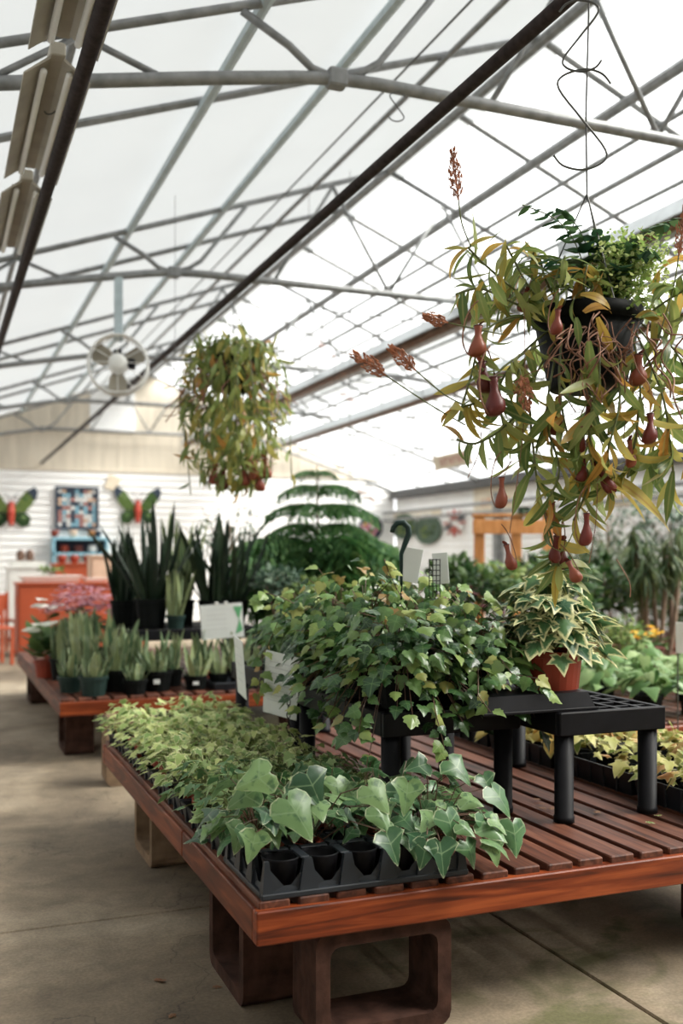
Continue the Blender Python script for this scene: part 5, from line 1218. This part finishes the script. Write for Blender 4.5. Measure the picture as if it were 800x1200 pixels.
MB().box(-q+.02, q-.02, -.01, 0, -q+.02, q-.02).build('backing', 'navy', t)
st = (2*q-.1)/9; pm = [MB().bbox(.01, st-.008, -.022, -.01, .01, st-.008, .004).mesh('patch', mt_) for mt_ in ('white', 'redprint', 'navy', 'navy', 'peach', 'redprint', 'bluesteel', 'white', 'blue')]
rq = random.Random(2)
for i in range(9):
    for j in range(9): obj('patch', rq.choice(pm), t, loc=(-q+.05+i*st, 0, -q+.05+j*st))
p, s = on_back(132, 566); t = tag(MB().bbox(-.12, .12, -.01, 0, -.14, .14, .002).build('wall_notice', 'paleboard', None, loc=p), 'small faded notice on the back wall right of the quilt', 'notice'); t.rotation_euler = (0, radians(20), 0)
# blue shelf with pots
p, s = on_back(92, 640); t = thing('wall_shelf', 'pale blue open shelf below the patchwork picture', 'shelf', (p.x, YB-.3, 0), 0); zz = EYE+(655-648)*s; zt_ = EYE+(655-630)*s
MB().bbox(-.5, .5, -.02, .3, zt_-.05, zt_, .004).build('top_board', 'blue', t); MB().bbox(-.5, .5, -.02, .3, zz-.05, zz, .004).build('bottom_board', 'blue', t); MB().box(-.46, .46, .26, .29, zz, zt_-.05).build('back_panel', 'navy', t)
for x in (-.5, .46): MB().bbox(x, x+.04, -.02, .3, 0, zt_-.05, .004).build('side_panel', 'blue', t)
for i, x in enumerate((-.45, -.12, .22, .33)):
    o = MB().lathe([(.05, 0), (.075, .1), (.085, .13), (.07, .13)], 12).build('ceramic_pot', ['terracotta', 'peach', 'orangewood', 'navy'][i], None, True, (p.x+x, YB-.16, zt_)); tag(o, ['dark red pot at the left end of the blue shelf top', 'peach pot in the middle of the blue shelf top', 'orange pot right of the middle on the blue shelf top', 'dark blue pot at the right on the blue shelf top'][i], 'pot', 'pots on the blue shelf top')
for i, x in enumerate((-.28, -.02, .24)):
    o = MB().lathe([(.05, 0), (.09, .06), (.07, .15), (.05, .15)], 12).build('ceramic_pot', ['terracotta', 'darkred', 'white'][i], None, True, (p.x+x, YB-.16, zz)); tag(o, ['rust pot inside the blue shelf at the left', 'dark red pot inside the blue shelf', 'white pot inside the blue shelf at the right'][i], 'pot', 'pots inside the blue shelf')
# orange counters with white dishes
def counter(label, x0, x1, y0, y1, h, mat='orange', doors=2):
    t = thing('counter_cabinet', label, 'cabinet', (x0, y0, 0)); W, D = x1-x0, y1-y0
    MB().bbox(0, W, .02, D, .06, h-.03, .004).build('body', mat, t); MB().bbox(-.02, W+.02, -.02, D+.02, h-.03, h, .004).build('top', mat, t); MB().box(.04, W-.04, .05, D-.04, 0, .06).build('plinth', 'navy', t)
    for k in range(doors):
        a = W*k/doors+.02; b_ = W*(k+1)/doors-.02; dr = MB().bbox(a, b_, 0, .02, .1, h-.06, .004).build('door', mat, t); MB().bbox(b_-.05, b_-.03, -.02, 0, h*.5, h*.5+.1, .003).build('handle', 'navy', dr)
counter('orange-red counter with white dishes at the left, nearest', 1.05, 2.75, 14.2, 14.8, 1.0)
counter('taller orange-red counter behind, against the back wall', 1.85, 3.1, 17.2, 17.8, 1.25, 'orange', 2)
counter('peach upright cabinet right of the orange counters', 2.18, 2.5, 15.4, 15.8, 1.38, 'peach', 1)
counter('white display cabinet at the far left', 1.1, 1.75, 17.0, 17.5, 1.2, 'white', 1)
def dish(label, x, y, z, w_, d_, h=.05):
    o = MB(); o.v = [(-w_*.8, -d_*.8, 0), (w_*.8, -d_*.8, 0), (w_*.8, d_*.8, 0), (-w_*.8, d_*.8, 0), (-w_, -d_, h), (w_, -d_, h), (w_, d_, h), (-w_, d_, h), (-w_*.75, -d_*.75, .012), (w_*.75, -d_*.75, .012), (w_*.75, d_*.75, .012), (-w_*.75, d_*.75, .012)]
    o.f = [(3, 2, 1, 0)]+[(k, (k+1) % 4, 4+(k+1) % 4, 4+k) for k in range(4)]+[(4+k, 4+(k+1) % 4, 8+(k+1) % 4, 8+k) for k in range(4)]+[(8, 9, 10, 11)]
    tag(o.build('serving_dish', 'white', None, False, (x, y, z)), label, 'dish', 'white dishes on the counters')
dish('large white tray of greens on the near orange counter', 1.5, 14.5, 1.0, .42, .24, .09); dish('low white dish in the middle of the near orange counter', 2.1, 14.45, 1.0, .16, .15); dish('stacked white dish at the right of the near orange counter', 2.5, 14.5, 1.0, .18, .16, .12)
dish('white dish on the tall orange counter', 2.8, 17.5, 1.25, .2, .2, .1); dish('wide white tray on the white display cabinet', 1.42, 17.25, 1.2, .3, .2, .08)
shrub('salad_greens', 'small green plants lying in the large white tray', 22+38, 668, 14.3, .16, .04, 40, OVAL, 'shrublight', .08, 1.02, (.04,.03,.04), group=None, cat='greens')
for i, (x, nm) in enumerate(((2.0, 'left'), (2.2, 'middle'), (2.42, 'right'))):
    o = MB().lathe([(.05, 0), (.08, .08), (.06, .14), (.05, .14)], 12).build('ceramic_pot', 'terracotta', None, True, (x, 17.5, 1.25)); tag(o, 'terracotta pot on the tall orange counter, '+nm+' of three', 'pot', 'pots on the tall counter')
for i, x in enumerate((1.32, 1.46)):
    o = MB().lathe([(.06, 0), (.07, .1), (.05, .16), (.03, .18)], 12).build('ceramic_pot', 'rustpipe', None, True, (x, 17.25, 1.2+.09)); tag(o, 'brown jar standing on the white tray, '+('left' if i == 0 else 'right')+' of two', 'jar', 'brown jars')
for i, (x, y) in enumerate(((.7, 13.4), (.86, 15.0))):
    t = thing('wooden_chair', 'orange wooden chair at the left edge, '+('nearer one' if i == 0 else 'farther one'), 'chair', (x, y, 0), .3, 'orange chairs')
    for sx in (-.17, .17):
        MB().bbox(sx-.02, sx+.02, -.19, -.15, 0, .44, .003).build('leg', 'orange', t); MB().bbox(sx-.02, sx+.02, .15, .19, 0, .85, .003).build('leg', 'orange', t)
    MB().bbox(-.2, .2, -.2, .2, .44, .47, .004).build('seat', 'orange', t); MB().bbox(-.15, .15, .155, .185, .6, .82, .004).build('backrest', 'orange', t)
# hanging dry sprigs under the roof
for i, (u, v, d, wh) in enumerate(((205, 432, 8, 'left of the rear hanging plant'), (362, 400, 9, 'under the roof right of the rear hanging plant'), (392, 460, 9.5, 'below the heater tube'), (410, 572, 9.0, 'right of the Norfolk pine tip'))):
    c = at(u, v, d); t = thing('dry_sprig', 'dry brown sprig hanging '+wh, 'sprig', c, 0, 'dry sprigs'); spike(t, [Vector((0, 0, .05)), Vector((.03, 0, .02)), Vector((.06, 0, 0))], .2, .035, r, 60)
    MB().tube([(0, 0, .05), (0, 0, roof(c.x)+.045-c.z)], .002, 4).build('thread', 'wire', t)
